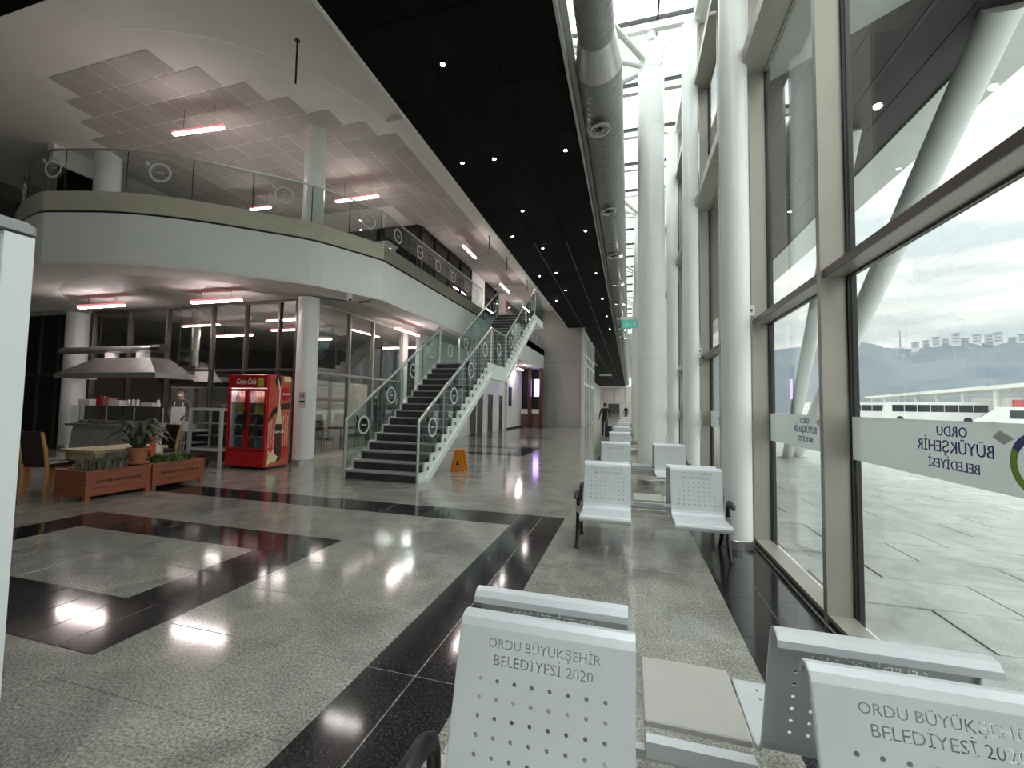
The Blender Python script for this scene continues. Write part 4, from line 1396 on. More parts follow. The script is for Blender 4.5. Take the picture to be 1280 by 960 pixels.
# extractor hood, flue pipe
HOOD = mat('hood_steel', (.20, .195, .185), .4, .5, var=.15, vscale=3)
hd = thing('extractor_hood', 'wide steel extractor hood over the food counter', 'hood', (-13.2, 8.2, 2.1))
hb = MB()
lo_ = [(-15.2, 7.75), (-11.45, 7.75), (-11.45, 8.7), (-15.2, 8.7)]
up_ = [(-14.3, 8.1), (-12.2, 8.1), (-12.2, 8.6), (-14.3, 8.6)]
hb.add([(*p, 2.18) for p in lo_] + [(*p, 2.62) for p in up_], [(4, 5, 6, 7), (0, 1, 5, 4), (1, 2, 6, 5), (2, 3, 7, 6), (3, 0, 4, 7), (3, 2, 1, 0)])
hb.build('canopy', HOOD, hd)
MB().box(-15.22, -11.43, 7.73, 7.75, 2.06, 2.19).build('front_rim', STEEL, hd)
MB().box(-15.22, -15.2, 7.75, 8.7, 2.06, 2.19).build('side_rim', STEEL, hd)
MB().box(-11.45, -11.43, 7.75, 8.7, 2.06, 2.19).build('side_rim', STEEL, hd)
for x in (-13.95, -12.75):
    MB().lathe((x, 8.3, 2.60), [(.16, 0), (.15, .05), (.15, .18)], 16).build('collar', WPR, hd, smooth=True)
for x in (-14.9, -11.8):
    MB().cyl((x, 8.55, 2.2), (x, 8.55, 4.17), .01, 6).build('hanger', BLACKM, hd)
MB().cyl((-16.0, 8.3, 2.88), (-12.35, 8.3, 2.88), .10, 16).build('flue_pipe', STEEL, hd, smooth=True)
MB().cyl((-12.35, 8.3, 2.88), (-12.0, 8.3, 2.88), .125, 16).build('flue_fan', BLACKM, hd, smooth=True)
h2 = thing('extractor_hood', 'smaller dark extractor hood behind the shop glazing', 'hood', (-12.6, 9.6, 2.0))
q = MB().add([(-13.3, 9.1, 2.1), (-11.95, 9.1, 2.05), (-11.95, 10, 2.05), (-13.3, 10, 2.1), (-13.2, 9.4, 2.5), (-12.3, 9.4, 2.5), (-12.3, 9.9, 2.5), (-13.2, 9.9, 2.5)], [(3, 2, 1, 0), (4, 5, 6, 7), (0, 1, 5, 4), (1, 2, 6, 5), (2, 3, 7, 6), (3, 0, 4, 7)])
q.build('canopy', HOOD, h2)
MB().box(-13.3, -11.95, 9.08, 9.1, 1.98, 2.1).build('front_rim', DGREY, h2)
MB().cyl((-12.7, 9.65, 2.5), (-12.7, 9.65, 4.17), .12, 14).build('flue', STEEL, h2, smooth=True)
# kitchen cabinets behind
kc = thing('kitchen_shelf', 'pale kitchen shelving behind the food counter', 'shelf', (-13, 10.6, 0))
for x in (-14.6, -13.4, -12.3):
    MB().box(x, x + 1.0, 10.4, 10.9, 0, 1.9).build('cabinet', mat('kitchen_grey', (.40, .40, .39), .5, var=.05), kc)
MB().box(-14.6, -11.3, 10.38, 10.9, 1.9, 1.94).build('top_board', WFR, kc)

# cafe table
WOOD = mat('pale_wood', (.46, .36, .20), .5, col2=(.56, .46, .28), vscale=4, stretch=(8, 1, 1))
tb = thing('cafe_table', 'pale wooden cafe table behind the planters', 'table', (-8.85, 5.4, 0))
MB().cbox(-9.25, -8.42, 4.85, 6.0, .60, .65, .006).build('tabletop', WOOD, tb)
for x in (-9.2, -8.6):
    for y in (4.9, 5.82):
        MB().box(x, x + .13, y, y + .13, 0, .60).build('leg', WOOD, tb)
MB().box(-9.07, -8.6, 4.94, 4.98, .50, .60).build('apron', WOOD, tb)
MB().box(-9.07, -8.6, 5.87, 5.91, .50, .60).build('apron', WOOD, tb)

# dining chairs
LEATH = mat('dark_leather', (.022, .013, .011), .4, var=.25, vscale=6)
OAK = mat('orange_oak', (.42, .19, .055), .45, col2=(.50, .26, .09), vscale=5, stretch=(1, 1, 6))
ch = thing('dining_chair', 'dark leather dining chair with orange wood frame, left one near cabinet', 'chair', (-9.56, 4.62, 0), math.radians(14), group='dining chairs at the cafe table')
for sx in (-1, 1):
    MB().tube([(sx * .2, -.21, 0), (sx * .2, -.19, .25), (sx * .2, -.20, .45), (sx * .2, -.235, .7), (sx * .2, -.30, .97)], [.022, .024, .026, .024, .02], 8).build('back_post', OAK, ch, local=True)
    MB().cyl((sx * .2, .19, 0), (sx * .2, .19, .42), .02, 8, .025).build('leg', OAK, ch, local=True)
MB().cbox(-.225, .225, -.2, .23, .42, .49, .015).build('seat', LEATH, ch, local=True)
bk = MB()
pr = [(-.175, .47), (-.185, .62), (-.215, .78), (-.265, .98)]
for (ya, za), (yb, zb) in zip(pr[:-1], pr[1:]):
    bk.extr([(ya, za), (yb, zb), (yb - .045, zb), (ya - .045, za)], 'x', -.18, .18)
bk.build('backrest', LEATH, ch, local=True)
MB().box(-.19, .19, .18, .2, .36, .42).build('seat_rail', OAK, ch, local=True)
dup(ch, (-8.97, 4.58, 0), math.radians(14), 'dark leather dining chair with orange wood frame, right one next to planter')
dup(ch, (-9.4, 6.5, 0), math.radians(180), 'dark leather dining chair on the far side of the cafe table')

# planters
PLK = mat('red_brown_wood', (.22, .062, .028), .5, col2=(.32, .10, .05), vscale=3, stretch=(1, 1, 9))
SOIL = mat('dark_soil', (.03, .022, .016), .9, var=.4, vscale=30, bump=.4)
INK = mat('dark_brown_stencil', (.05, .018, .012), .6, var=.2)
def planter(y0, y1, lab):
    p = thing('planter_box', lab, 'planter', (-7.98, (y0 + y1) / 2, 0), group='wooden planter boxes')
    x0, x1 = -8.32, -7.65
    for i in range(3):
        z0, z1 = .06 + i * .115, .06 + i * .115 + .112
        MB().box(x1 - .025, x1, y0 + .05, y1 - .05, z0, z1).build('plank', PLK, p)
        MB().box(x0, x0 + .025, y0 + .05, y1 - .05, z0, z1).build('plank', PLK, p)
        MB().box(x0 + .05, x1 - .05, y0, y0 + .025, z0, z1).build('plank', PLK, p)
        MB().box(x0 + .05, x1 - .05, y1 - .025, y1, z0, z1).build('plank', PLK, p)
    for x in (x0 - .004, x1 - .056):
        for y in (y0 - .004, y1 - .056):
            MB().box(x, x + .06, y, y + .06, 0, .405).build('corner_post', PLK, p)
    t = MB().box(x0 - .01, x1 + .01, y0 - .01, y0 + .05, .405, .43).box(x0 - .01, x1 + .01, y1 - .05, y1 + .01, .405, .43).box(x0 - .01, x0 + .05, y0 + .05, y1 - .05, .405, .43).box(x1 - .05, x1 + .01, y0 + .05, y1 - .05, .405, .43)
    t.build('top_rim', PLK, p)
    MB().box(x0 + .03, x1 - .03, y0 + .03, y1 - .03, .08, .385).build('soil', SOIL, p)
    k = MB()
    y = y0 + .13
    while y < y1 - .13:
        wd = random.uniform(.012, .03)
        k.box(x1, x1 + .0015, y, y + wd, .245, .245 + random.uniform(.028, .038))
        y += wd + random.choice((.006, .006, .007, .03))
    k.build('worn_stencil_marks', INK, p, kind='stuff')
    return p
planter(4.33, 5.19, 'red-brown wooden planter with dry grass, nearer of the two')
planter(5.23, 6.10, 'red-brown wooden planter with green plants, further of the two')
DRY = mat('dry_grass', (.13, .13, .08), .8, col2=(.23, .22, .16), vscale=20)
LEAFG = mat('green_leaves', (.045, .085, .02), .5, col2=(.13, .19, .05), vscale=9)
def tuft(x, y, z, h, w_, m, nbl, lab, nm, grp):
    t = thing(nm, lab, 'plant', (x, y, z), group=grp)
    bl_ = MB()
    for i in range(nbl):
        a = random.uniform(0, 2 * pi)
        bx, by = random.gauss(0, w_ * .35), random.gauss(0, w_ * .35)
        l = random.uniform(.5, 1) * w_
        hh = h * random.uniform(.6, 1)
        c, s = math.cos(a), math.sin(a)
        e = .008 if m is DRY else .022
        p0 = Vector((x + bx, y + by, z)); p1 = p0 + Vector((c * l * .2, s * l * .2, hh * .7)); p2 = p0 + Vector((c * l * .6, s * l * .6, hh))
        sd_ = Vector((-s * e, c * e, 0))
        bl_.add([p0 - sd_ * .5, p0 + sd_ * .5, p1 + sd_, p1 - sd_, p2], [(0, 1, 2, 3), (3, 2, 4)])
    bl_.build('blades', m, t, kind='stuff')
    MB().lathe((x, y, z - .01), [(.02, 0), (.014, .04), (.004, .06)], 6).build('stem', DRY, t)
gi = 0
for i in range(5):
    tuft(-7.95 + (i % 2) * .14, 4.48 + i * .105, .385, .24, .13, DRY, 170, 'dry grey-green grass tuft in the nearer planter, %s from its left end' % ORD[i], 'grass_tuft', 'grass tufts in the planter')
for i in range(5):
    tuft(-7.95 + (i % 2) * .14, 5.5 + i * .115, .385, .17, .15, LEAFG, 70, 'low green leafy plant in the further planter, %s from its left end' % ORD[i], 'leafy_plant', 'leafy plants in the planter')
# terracotta pot with big leaves
pp = thing('potted_plant', 'terracotta pot with long drooping leaves standing on the planters', 'plant', (-7.98, 5.21, .43))
TER = mat('terracotta', (.42, .15, .075), .7, var=.12, vscale=7)
MB().lathe((-7.98, 5.21, .432), [(.16, 0), (.165, .015), (.15, .02)], 18).build('saucer', TER, pp, smooth=True)
MB().lathe((-7.98, 5.21, .445), [(.10, 0), (.14, .20), (.16, .20), (.165, .25), (.145, .25), (.13, .2)], 18).build('pot', TER, pp, smooth=True)
LF = mat('grey_green_leaf', (.05, .065, .035), .45, col2=(.13, .15, .10), vscale=6)
for i in range(30):
    a = i * 2.4
    h = .22 + .36 * (i / 30)
    l = .50 - .20 * (i / 30) * random.uniform(.5, 1)
    c, s = math.cos(a), math.sin(a)
    base = Vector((-7.98, 5.21, .62))
    pts = [base + Vector((c * l * t, s * l * t, h * math.sin(t * pi * .80))) for t in (0, .3, .6, .85, 1)]
    ws = [.008, .034, .044, .028, .002]
    vs, fs = [], []
    for p, w_ in zip(pts, ws):
        vs += [p + Vector((-s * w_, c * w_, -.004)), p + Vector((0, 0, .006)), p + Vector((s * w_, -c * w_, -.004))]
    for j in range(4):
        for k in range(2):
            fs.append((3 * j + k, 3 * j + k + 1, 3 * j + k + 4, 3 * j + k + 3))
    MB().add(vs, fs).build('leaf', LF, pp, smooth=True)
MB().cyl((-7.98, 5.21, .6), (-7.98, 5.21, .95), .014, 8).build('stem', LF, pp)
# orange sign/board stuck behind the pot
ob_ = thing('orange_board', 'narrow orange board leaning beside the potted plant', 'board', (-8.25, 5.62, .43))
MB().box(-8.27, -8.25, 5.58, 5.66, .432, .86).build('board', mat('orange_paint', (.80, .12, .02), .5, var=.05), ob_)
MB().box(-8.26, -8.245, 5.665, 5.75, .55, .75).build('white_card', WPR, ob_)

# wet floor sign under the stairs
OR = mat('orange_plastic', (.75, .26, .02), .4, var=.08)
wf = thing('wet_floor_sign', 'orange folding wet floor sign under the staircase', 'sign', (-3.75, 9.05, 0))
for s in (-1, 1):
    MB().extr([(-3.93, .0), (-3.57, .0), (-3.67, .46), (-3.83, .46)], 'y', 9.05 + s * .10, 9.05 + s * .10 + .012).build('leaf', OR, wf)
MB().box(-3.80, -3.70, 8.94, 9.17, .46, .49).build('grip', OR, wf)
MB().extr([(-3.79, .14), (-3.71, .14), (-3.75, .26)], 'y', 8.947, 8.95).build('warning_mark', BLACKM, wf)

# exit sign on the thick column
ex = thing('exit_sign', 'green and white hanging exit sign beside the thick column', 'sign', (0, 8.95, 3.35))
MB().box(-.16, .155, 8.94, 8.96, 3.14, 3.31).build('panel', mat('exit_green', (.08, .34, .26), .4, emit=(.1, .8, .6), estr=.08, var=.05), ex)
MB().box(-.18, .158, 8.92, 8.98, 3.31, 3.37).build('housing', WPR, ex)
MB().extr([(-.10, 3.215), (-.04, 3.18), (-.04, 3.205), (.05, 3.205), (.05, 3.225), (-.04, 3.225), (-.04, 3.25)], 'y', 8.934, 8.94).build('white_arrow', WPR, ex)
MB().box(.075, .12, 8.934, 8.94, 3.17, 3.28).build('white_door_symbol', WPR, ex)

# screen, counter base and posts of the ticket office
sc = thing('information_screen', 'glowing purple information screen above the ticket counter', 'screen', (-6.25, 29.45, 2.2))
MB().box(-6.62, -5.98, 29.42, 29.5, 2.15, 3.45).build('casing', BLACKM, sc)
MB().box(-6.58, -6.02, 29.41, 29.42, 2.19, 3.41).build('display', mat('purple_screen', (.3, .2, .6), .4, emit=(.45, .30, 1.0), estr=1.6, col2=(.6, .5, .8), vscale=5), sc)
tcn_ = thing('ticket_counter', 'wood fronted ticket counter with white top beside the grey block', 'counter', (-6.9, 29.3, 0))
MB().box(-7.4, -6.02, 29.1, 29.5, 0, .95).build('front', mat('brown_counter_wood', (.16, .09, .07), .5, var=.15, vscale=3), tcn_)
MB().box(-7.42, -6.02, 29.05, 29.5, .95, 1.28).build('white_top', WPR, tcn_)
for i, x in enumerate((-6.75, -5.95)):
    c = thing('column', 'dark red square post at the ticket office, %s one' % ('left', 'right')[i], 'post', (x, 29.0, 0), kind='structure')
    MB().box(x - .11, x + .11, 28.75, 28.97, 0, 4.15).build('shaft', REDW, c)
    MB().box(x - .13, x + .13, 28.73, 28.99, 0, .12).build('base', GASK, c)
struct(MB().box(-20, -6.0, 31, 31.1, 0, 8.6).build('wall_rear_left', DGREY), 'dark wall closing the rooms behind the ticket office', 'wall')

# cafe seating seen through the side glazing
ct = thing('cafe_table', 'small dark table inside the side shop glazing', 'table', (-8.75, 11.4, 0))
MB().lathe((-8.75, 11.4, .70), [(.38, 0), (.40, .015), (.40, .03)], 20).build('tabletop', LEATH, ct)
MB().cyl((-8.75, 11.4, .02), (-8.75, 11.4, .7), .035, 10).build('pole', GASK, ct)
MB().lathe((-8.75, 11.4, 0), [(.25, 0), (.25, .015), (.05, .03)], 16).build('base', GASK, ct)
dup(ch, (-8.75, 10.6, 0), 0, 'dark dining chair inside the side shop glazing, nearer side of the small table')
dup(ch, (-8.75, 12.2, 0), pi, 'dark dining chair inside the side shop glazing, further side of the small table')

# upper floor desk and banner
dk = thing('reception_desk', 'white desk behind the balcony glass near the upper column', 'desk', (-7.1, 10.5, 5.33))
MB().cbox(-7.7, -6.6, 10.3, 10.75, 5.33, 6.05, .01).build('body', WPR, dk)
MB().cbox(-7.75, -6.55, 10.25, 10.8, 6.05, 6.09, .008).build('top', WFR, dk)
bn_ = thing('roll_up_banner', 'pale narrow banner standing at the stair head', 'banner', (-5.75, 18.7, 5.35))
MB().box(-5.95, -5.6, 18.69, 18.70, 5.38, 6.75).build('sheet', mat('pale_pink_print', (.70, .60, .58), .5, var=.1, vscale=4), bn_)
MB().box(-5.96, -5.59, 18.64, 18.75, 5.351, 5.39).build('base', STEEL, bn_)

# ------------------------------------------------------------------ people
SKIN = mat('skin', (.46, .27, .19), .5, var=.05)
HAIR = mat('dark_hair', (.018, .013, .010), .6, var=.2)
NAVY = mat('dark_clothes', (.012, .013, .017), .8, var=.2, vscale=12)
GREY = mat('grey_shirt', (.10, .10, .105), .8, var=.15, vscale=12)
def person(lab, loc, rotz, h, top, legs, arms, stride=0.0, mask=False, apron=False, grp=None):
    """one continuous skinned figure, facing -y locally; arms = ((elbow),(wrist)) for left and right"""
    p = thing('person', lab, 'person', loc, rotz, group=grp)
    k = h / 1.75
    V, E, Rr = [], [], []
    def add(co, r, par=None):
        V.append((co[0] * k, co[1] * k, co[2] * k))
        Rr.append(r * k)
        if par is not None:
            E.append((par, len(V) - 1))
        return len(V) - 1
    pel = add((0, 0, .95), .135)
    wai = add((0, -.01, 1.08), .125, pel)
    che = add((0, 0, 1.28), .15, wai)
    sh = add((0, .01, 1.42), .11, che)
    nk = add((0, .005, 1.50), .055, sh)
    hd1 = add((0, -.005, 1.585), .075, nk)
    hd2 = add((0, .005, 1.66), .088, hd1)
    add((0, .01, 1.73), .06, hd2)
    add((0, -.085, 1.61), .016, hd1)
    for s in (-1, 1):
        hp = add((s * .09, 0, .90), .095, pel)
        kn = add((s * .10, -.03 + s * stride * .35, .50), .062, hp)
        an = add((s * .10, .01 + s * stride, .10), .042, kn)
        add((s * .11, -.13 + s * stride, .04), .038, an)
        so = add((s * .18, .01, 1.40), .062, sh)
        (ex_, ey_, ez_), (wx, wy, wz) = arms[0 if s < 0 else 1]
        el = add((s * ex_, ey_, ez_), .045, so)
        wr = add((s * wx, wy, wz), .03, el)
        d = Vector((s * (wx - ex_), wy - ey_, wz - ez_)).normalized()
        pm = add(tuple(Vector((s * wx, wy, wz)) + d * .07), .032, wr)
        side_ = d.cross(Vector((1, 0, 0))).normalized()
        for q in (-1.5, -.5, .5, 1.5):
            add(tuple(Vector((s * wx, wy, wz)) + d * (.15 - abs(q) * .012) + side_ * q * .018), .009, pm)
        add(tuple(Vector((s * wx, wy, wz)) + d * .07 + side_ * .06), .01, wr)
    me = bpy.data.meshes.new('body')
    me.from_pydata(V, E, [])
    ob = bpy.data.objects.new('body', me)
    C.objects.link(ob)
    ob.modifiers.new('s', 'SKIN')
    for i, sv in enumerate(me.skin_vertices[0].data):
        sv.radius = (Rr[i], Rr[i])
        sv.use_root = (i == 0)
    sb = ob.modifiers.new('u', 'SUBSURF')
    sb.levels = 2
    sb.render_levels = 2
    bpy.context.view_layer.update()
    out_ = bpy.data.meshes.new_from_object(ob.evaluated_get(bpy.context.evaluated_depsgraph_get()))
    bpy.data.objects.remove(ob)
    out_.materials.clear()
    for m in (top, legs, SKIN, BLACKM):
        out_.materials.append(m)
    wr_ = [Vector((s * arms[j][1][0], arms[j][1][1], arms[j][1][2])) * k for j, s in ((0, -1), (1, 1))]
    for f_ in out_.polygons:
        c_ = f_.center
        f_.use_smooth = True
        if c_.z > 1.485 * k or min((c_ - w_).length for w_ in wr_) < .035 * k or (min((c_ - w_).length for w_ in wr_) < .19 * k and abs(c_.x) > .1 and c_.z < max(w_.z for w_ in wr_)+.02 and min((c_ - w_).length for w_ in wr_) < .17*k and False):
            f_.material_index = 2
        elif c_.z < .09 * k:
            f_.material_index = 3
        elif c_.z < .93 * k and abs(c_.x) < .17 * k:
            f_.material_index = 1
        else:
            f_.material_index = 0
    out_.name = 'body'
    put('body', out_, p)
    hr = MB().ell((0, .025 * k, 1.675 * k), (.088 * k, .095 * k, .085 * k), 14, 8)
    hr.v = [(a, max(b, -.045 * k) if c < 1.70 * k else b, c) for a, b, c in hr.v]
    hr.build('hair', HAIR, p, smooth=True, local=True)
    for s in (-1, 1):
        MB().ell((s * .03 * k, -.078 * k, 1.645 * k), (.011 * k, .006 * k, .007 * k), 8, 5).build('eye', BLACKM, p, local=True)
        MB().ell((s * .086 * k, .005 * k, 1.625 * k), (.012 * k, .022 * k, .032 * k), 8, 5).build('ear', SKIN, p, local=True)
    if mask:
        MB().ell((0, -.072 * k, 1.585 * k), (.062 * k, .036 * k, .045 * k), 12, 8).build('face_mask', WPR, p, smooth=True, local=True)
    else:
        MB().ell((0, -.080 * k, 1.575 * k), (.022 * k, .006 * k, .006 * k), 8, 5).build('mouth', mat('lips', (.35, .12, .10), .5, var=.05), p, local=True)
    if apron:
        MB().cbox(-.15, .15, -.175, -.155, .55, 1.32, .006).build('apron', WPR, p, local=True)
        for s in (-1, 1):
            MB().tube([(s * .1, -.16, 1.31), (s * .09, -.12, 1.42), (s * .06, 0, 1.49)], .012, 6).build('apron_strap', WPR, p, local=True)
    return p
hang = ((.24, .02, 1.14), (.27, -.05, .90))
chef = person('person with white face mask and white apron working behind the food counter', (-11.75, 8.62, 0), math.radians(40), 1.80, GREY, NAVY, (((.24, -.08, 1.14), (.16, -.28, 1.02)), ((.24, -.08, 1.14), (.16, -.28, 1.02))), mask=True, apron=True)
walker = person('person in dark clothes walking away down the hall with a suitcase', (-1.22, 22.2, 0), math.radians(185), 1.72, NAVY, NAVY, (hang, ((.25, .10, 1.16), (.28, .22, .98))), stride=.14)
person('person in dark clothes standing far away near the end of the hall, left one', (-2.5, 48, 0), 0.4, 1.72, NAVY, NAVY, (hang, hang), grp='distant people in the hall')
person('person in dark clothes standing far away near the end of the hall, right one', (-0.35, 46, 0), -0.5, 1.7, NAVY, GREY, (hang, hang), grp='distant people in the hall')
su = thing('suitcase', 'dark wheeled suitcase beside the walking person', 'suitcase', (-1.0, 21.4, 0))
MB().cbox(-1.17, -.83, 21.3, 21.52, .05, .58, .03).build('shell', mat('dark_blue_shell', (.015, .025, .05), .4, var=.1), su)
for x in (-1.13, -.90):
    MB().cyl((x, 21.38, .03), (x + .03, 21.38, .03), .03, 10).build('wheel', BLACKM, su)
MB().tube([(-1.09, 21.44, .58), (-1.09, 21.44, .95), (-.91, 21.44, .95), (-.91, 21.44, .58)], .01, 6).build('pull_handle', STEEL, su)
# ================================================================== OUTSIDE
def az(deg, d, z=0.0):
    a = math.radians(deg)
    return Vector((d * math.sin(a), d * math.cos(a), z))
# entrance canopy against the facade
cn = thing('entrance_canopy', 'dark boarded outdoor canopy soffit with white edge outside the glazing', 'canopy', (3.6, 16, 7.0))
XA, XB = 1.62, 5.05
def diag(x):
    return 8.25 - (x - 1.6) * 0.828
nb = 6
for i in range(nb):
    x0 = XA + (XB - XA) * i / nb + .008
    x1 = XA + (XB - XA) * (i + 1) / nb - .008
    MB().prism([(x0, diag(x0)), (x1, diag(x1)), (x1, 40), (x0, 40)], 7.0, 7.06).build('soffit_board', BROWNS, cn)
MB().prism([(XA, diag(XA)), (XB, diag(XB)), (XB, 40), (XA, 40)], 7.07, 7.3).build('deck', DGREY, cn)
MB().prism([(XA, diag(XA) - .02), (XB, diag(XB) - .02), (5.95, diag(5.95)), (5.95, 4.3), (XA, 4.3)], 7.0, 7.3).build('pale_soffit', mat('pale_soffit_panel', (.50, .52, .49), .6, var=.03), cn)
MB().prism([(XB + .01, diag(XB) - .03), (5.95, diag(5.95)), (5.95, 40), (XB + .01, 40)], 6.96, 7.3).build('edge_fascia', WHITE, cn)
st1 = thing('canopy_strut', 'thick white slanting canopy strut crossing the right window', 'strut', (5.24, 15.8, 0))
MB().cyl((5.24, 15.8, 0), (4.82, 6.93, 6.95), .19, 24, .23).build('tube', COLM, st1, smooth=True)
MB().lathe((5.24, 15.8, 0), [(.32, 0), (.32, .03), (.2, .04)], 18).build('foot_plate', STEEL, st1)
st2 = thing('canopy_strut', 'steeper white canopy strut seen through the narrow window', 'strut', (4.85, 15.4, 0))
MB().cyl((4.85, 15.4, 0), (4.13, 9.35, 6.95), .15, 24, .17).build('tube', COLM, st2, smooth=True)
MB().lathe((4.85, 15.4, 0), [(.26, 0), (.26, .03), (.16, .04)], 18).build('foot_plate', STEEL, st2)
# bus shelter roof on posts
bs = thing('bus_platform_roof', 'long white flat platform roof on posts behind the forecourt', 'shelter', (50, 95, 0))
A_, B_ = Vector((57, 126, 0)), Vector((44, 58, 0))
d_ = (B_ - A_).normalized()
n_ = Vector((-d_.y, d_.x, 0))
if n_.x < 0:
    n_ = -n_
q = [A_, B_, B_ + n_ * 9, A_ + n_ * 9]
MB().prism([(p.x, p.y) for p in q], 4.75, 5.25).build('roof', mat('shelter_white', (.70, .70, .66), .5, var=.04, vscale=.3), bs)
L = (B_ - A_).length
for i in range(8):
    p = A_ + d_ * (L * (i + .3) / 8) + n_ * 1.0
    MB().cyl((p.x, p.y, 0), (p.x, p.y, 4.75), .35, 12).build('post', WHITE, bs, smooth=True)
# coaches and a minivan
CW = mat('coach_white', (.72, .72, .72), .35, var=.03)
CGL = mat('coach_dark_glass', (.03, .034, .04), .15, var=.2)
def coach(c, rot, lab, L_=12.0, H_=3.1, W_=2.5, grp=None, nose=.5):
    v = thing('coach' if L_ > 8 else 'minivan', lab, 'bus' if L_ > 8 else 'van', c, rot, group=grp)
    h = L_ / 2
    s0 = .32
    prof_ = [(-h, s0), (h - .1, s0), (h, s0 + .5), (h - nose * .3, H_ * .55), (h - nose, H_ - .15), (h - nose - .3, H_), (-h + .25, H_), (-h, H_ - .3)]
    b = MB().extr([(x, z) for x, z in prof_], 'y', -W_ / 2, W_ / 2)
    b.build('body', CW, v, local=True)
    nw = 7 if L_ > 8 else 3
    for sgn in (-1, 1):
        for i in range(nw):
            a = -h + .4 + (L_ - 1.2 - nose) * i / nw
            e = a + (L_ - 1.2 - nose) / nw - .08
            MB().box(a, e, sgn * W_ / 2 - .02, sgn * W_ / 2 + .02, H_ * .52, H_ * .86).build('side_window', CGL, v, local=True)
        for wx in (-h * .6, h * .62):
            w_ = MB().cyl((wx, sgn * (W_ / 2 - .25), s0 + .12), (wx, sgn * (W_ / 2 + .03), s0 + .12), .44 if L_ > 8 else .33, 16).build('wheel', BLACKM, v, local=True)
    MB().add([(h - nose * .3 + .02, -W_ / 2 + .1, H_ * .55), (h - nose * .3 + .02, W_ / 2 - .1, H_ * .55), (h - nose + .02, W_ / 2 - .1, H_ * .93), (h - nose + .02, -W_ / 2 + .1, H_ * .93)], [(0, 1, 2, 3), (3, 2, 1, 0)]).build('windscreen', CGL, v, local=True)
    return v
coach(az(29.4, 92), math.radians(148), 'white coach with dark windows, right one under the platform roof', grp='coaches')
coach(az(26.0, 98), math.radians(148), 'white coach with dark windows, left one under the platform roof', grp='coaches')
coach(az(22.3, 104), math.radians(148), 'white coach half hidden behind the window frame', grp='coaches')
coach(az(34.8, 58), math.radians(150), 'white minivan parked at the right edge of the forecourt', 5.6, 2.1, 1.9, nose=1.2)
# row of low shops far behind
sh_ = thing('shop_row', 'low row of shops with coloured fronts behind the parked van', 'building', az(38, 132))
MB().box(-14, 16, -4, 4, 0, 4.5).build('wall', mat('shop_wall', (.45, .43, .40), .7, var=.1, vscale=.5), sh_, local=True)
for i, c in enumerate(((.45, .08, .08), (.10, .12, .35), (.5, .45, .4), (.4, .1, .1), (.12, .2, .4))):
    MB().box(-13 + i * 5.8, -8.2 + i * 5.8, -4.3, -4.0, 1.0, 4.1).build('shop_front', mat('front_%d' % i, c, .6, var=.1), sh_, local=True)
# wooded hill, with the blue of distance haze mixed into its base colour
HILL = mat('haze_tinted_hill', (.045, .07, .105), .9, col2=(.09, .11, .13), vscale=.02)
top_pts = [(-2, 64), (6, 68), (12, 76), (16, 78), (19, 80), (22, 84), (24.5, 82), (26.5, 72), (28, 70), (31, 73), (35, 70), (40, 72), (48, 60), (60, 50)]
def top_at(a):
    for (a0, z0), (a1, z1) in zip(top_pts[:-1], top_pts[1:]):
        if a0 <= a <= a1:
            t = (a - a0) / (a1 - a0)
            return z0 + (z1 - z0) * t
    return 50
hv, hf = [], []
na, nr = 63, 16
rnd = random.Random(3)
for i in range(na):
    a = -2 + i
    for j in range(nr):
        t = j / (nr - 1)
        d = 230 + t * 400
        z = top_at(min(59.9, a)) * (t ** 1.15) + (rnd.uniform(-2.5, 2.5) if 0 < j < nr - 1 else 0) + (rnd.uniform(-.8, .8) if j == nr - 1 else 0)
        p = az(a, d, max(-.5, z))
        hv.append(tuple(p))
for i in range(na - 1):
    for j in range(nr - 1):
        hf.append((i * nr + j, (i + 1) * nr + j, (i + 1) * nr + j + 1, i * nr + j + 1))
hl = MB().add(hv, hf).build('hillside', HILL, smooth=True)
tag(hl, 'hazy blue wooded hillside beyond the bus platforms', 'hill', kind='structure')
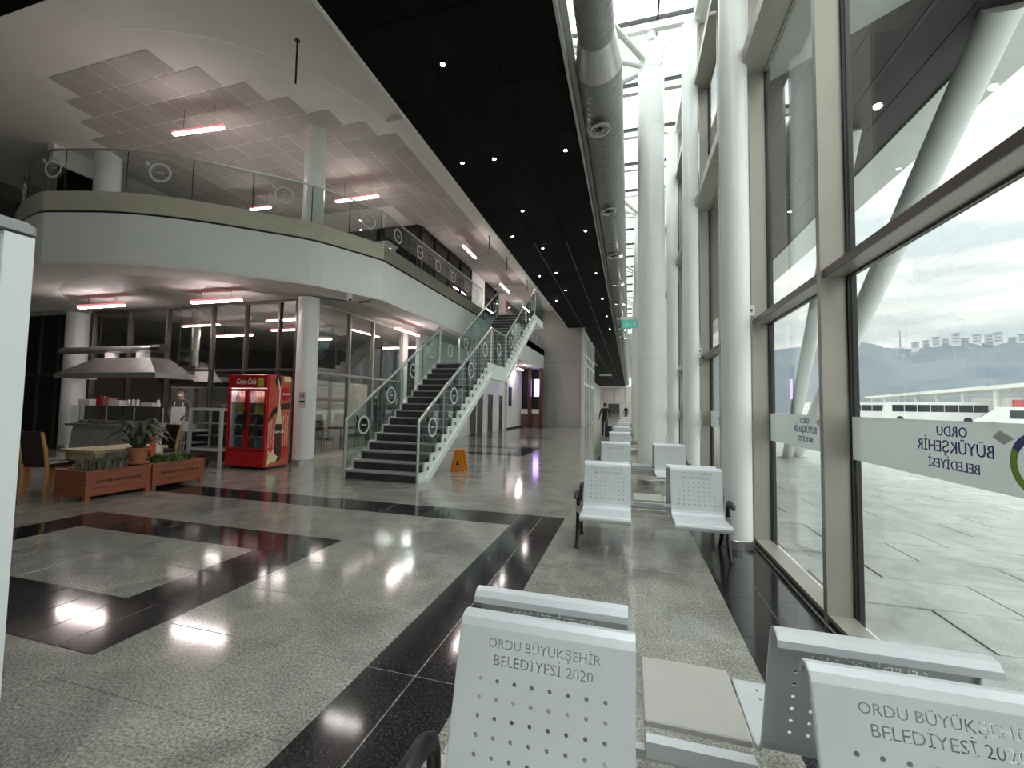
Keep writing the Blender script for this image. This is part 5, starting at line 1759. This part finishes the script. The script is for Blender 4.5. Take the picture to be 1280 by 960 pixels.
# apartment blocks along the ridge
ABM = mat('pale_apartment', (.62, .63, .64), .8, var=.05, vscale=.05)
ABW = mat('apartment_window', (.22, .25, .28), .4, var=.2, vscale=.1)
rnd = random.Random(9)
for i in range(15):
    a = 28.3 + i * .68 + rnd.uniform(-.1, .1)
    w_, hgt = rnd.uniform(6.0, 7.0), rnd.uniform(6, 12)
    base = az(a, 612 + 14 * (i % 2), top_at(a) - 3)
    ab = thing('apartment_block', 'pale apartment block on the hill ridge, %s from the left' % ORD[i], 'building', tuple(base), -math.radians(a), group='apartment blocks on the ridge')
    MB().box(-w_ / 2, w_ / 2, -5, 5, -4, hgt).build('wall', ABM, ab, local=True)
    MB().box(-w_ / 2 - .1, w_ / 2 + .1, -5.1, 5.1, hgt, hgt + .7).build('roof', ABW if i % 3 else ABM, ab, local=True)
    for j in range(3):
        MB().box(-w_ / 2 + 1, w_ / 2 - 1, -5.15, -5, 2 + j * hgt / 3.4, 3.5 + j * hgt / 3.4).build('window_band', ABW, ab, local=True)
ms = thing('radio_mast', 'slim radio mast standing on the hill crest', 'mast', tuple(az(27.2, 615, 70)))
MB().cyl((0, 0, -3), (0, 0, 20), .8, 6, .4).build('pole', ABW, ms, local=True)
MB().box(-3, 3, -1, 1, -2, 1.5).build('base_hut', ABM, ms, local=True)
# distant haze between forecourt and hill
hz = MB()
ring_ = [az(a, 150) for a in range(-2, 62, 4)] + [az(a, 226) for a in range(58, -3, -4)]
hz.prism([(p.x, p.y) for p in ring_], 0.2, 130)
hm = bpy.data.materials.new('haze_volume')
hm.use_nodes = True
t = hm.node_tree
t.nodes.clear()
o_ = t.nodes.new('ShaderNodeOutputMaterial')
vs_ = t.nodes.new('ShaderNodeVolumeScatter')
vs_.inputs['Color'].default_value = (.72, .86, 1.0, 1)
vs_.inputs['Density'].default_value = 0.0034
t.links.new(vs_.outputs[0], o_.inputs['Volume'])
ho = hz.build('haze', hm)
tag(ho, 'thin bluish haze hanging in front of the hillside', 'haze', kind='stuff')
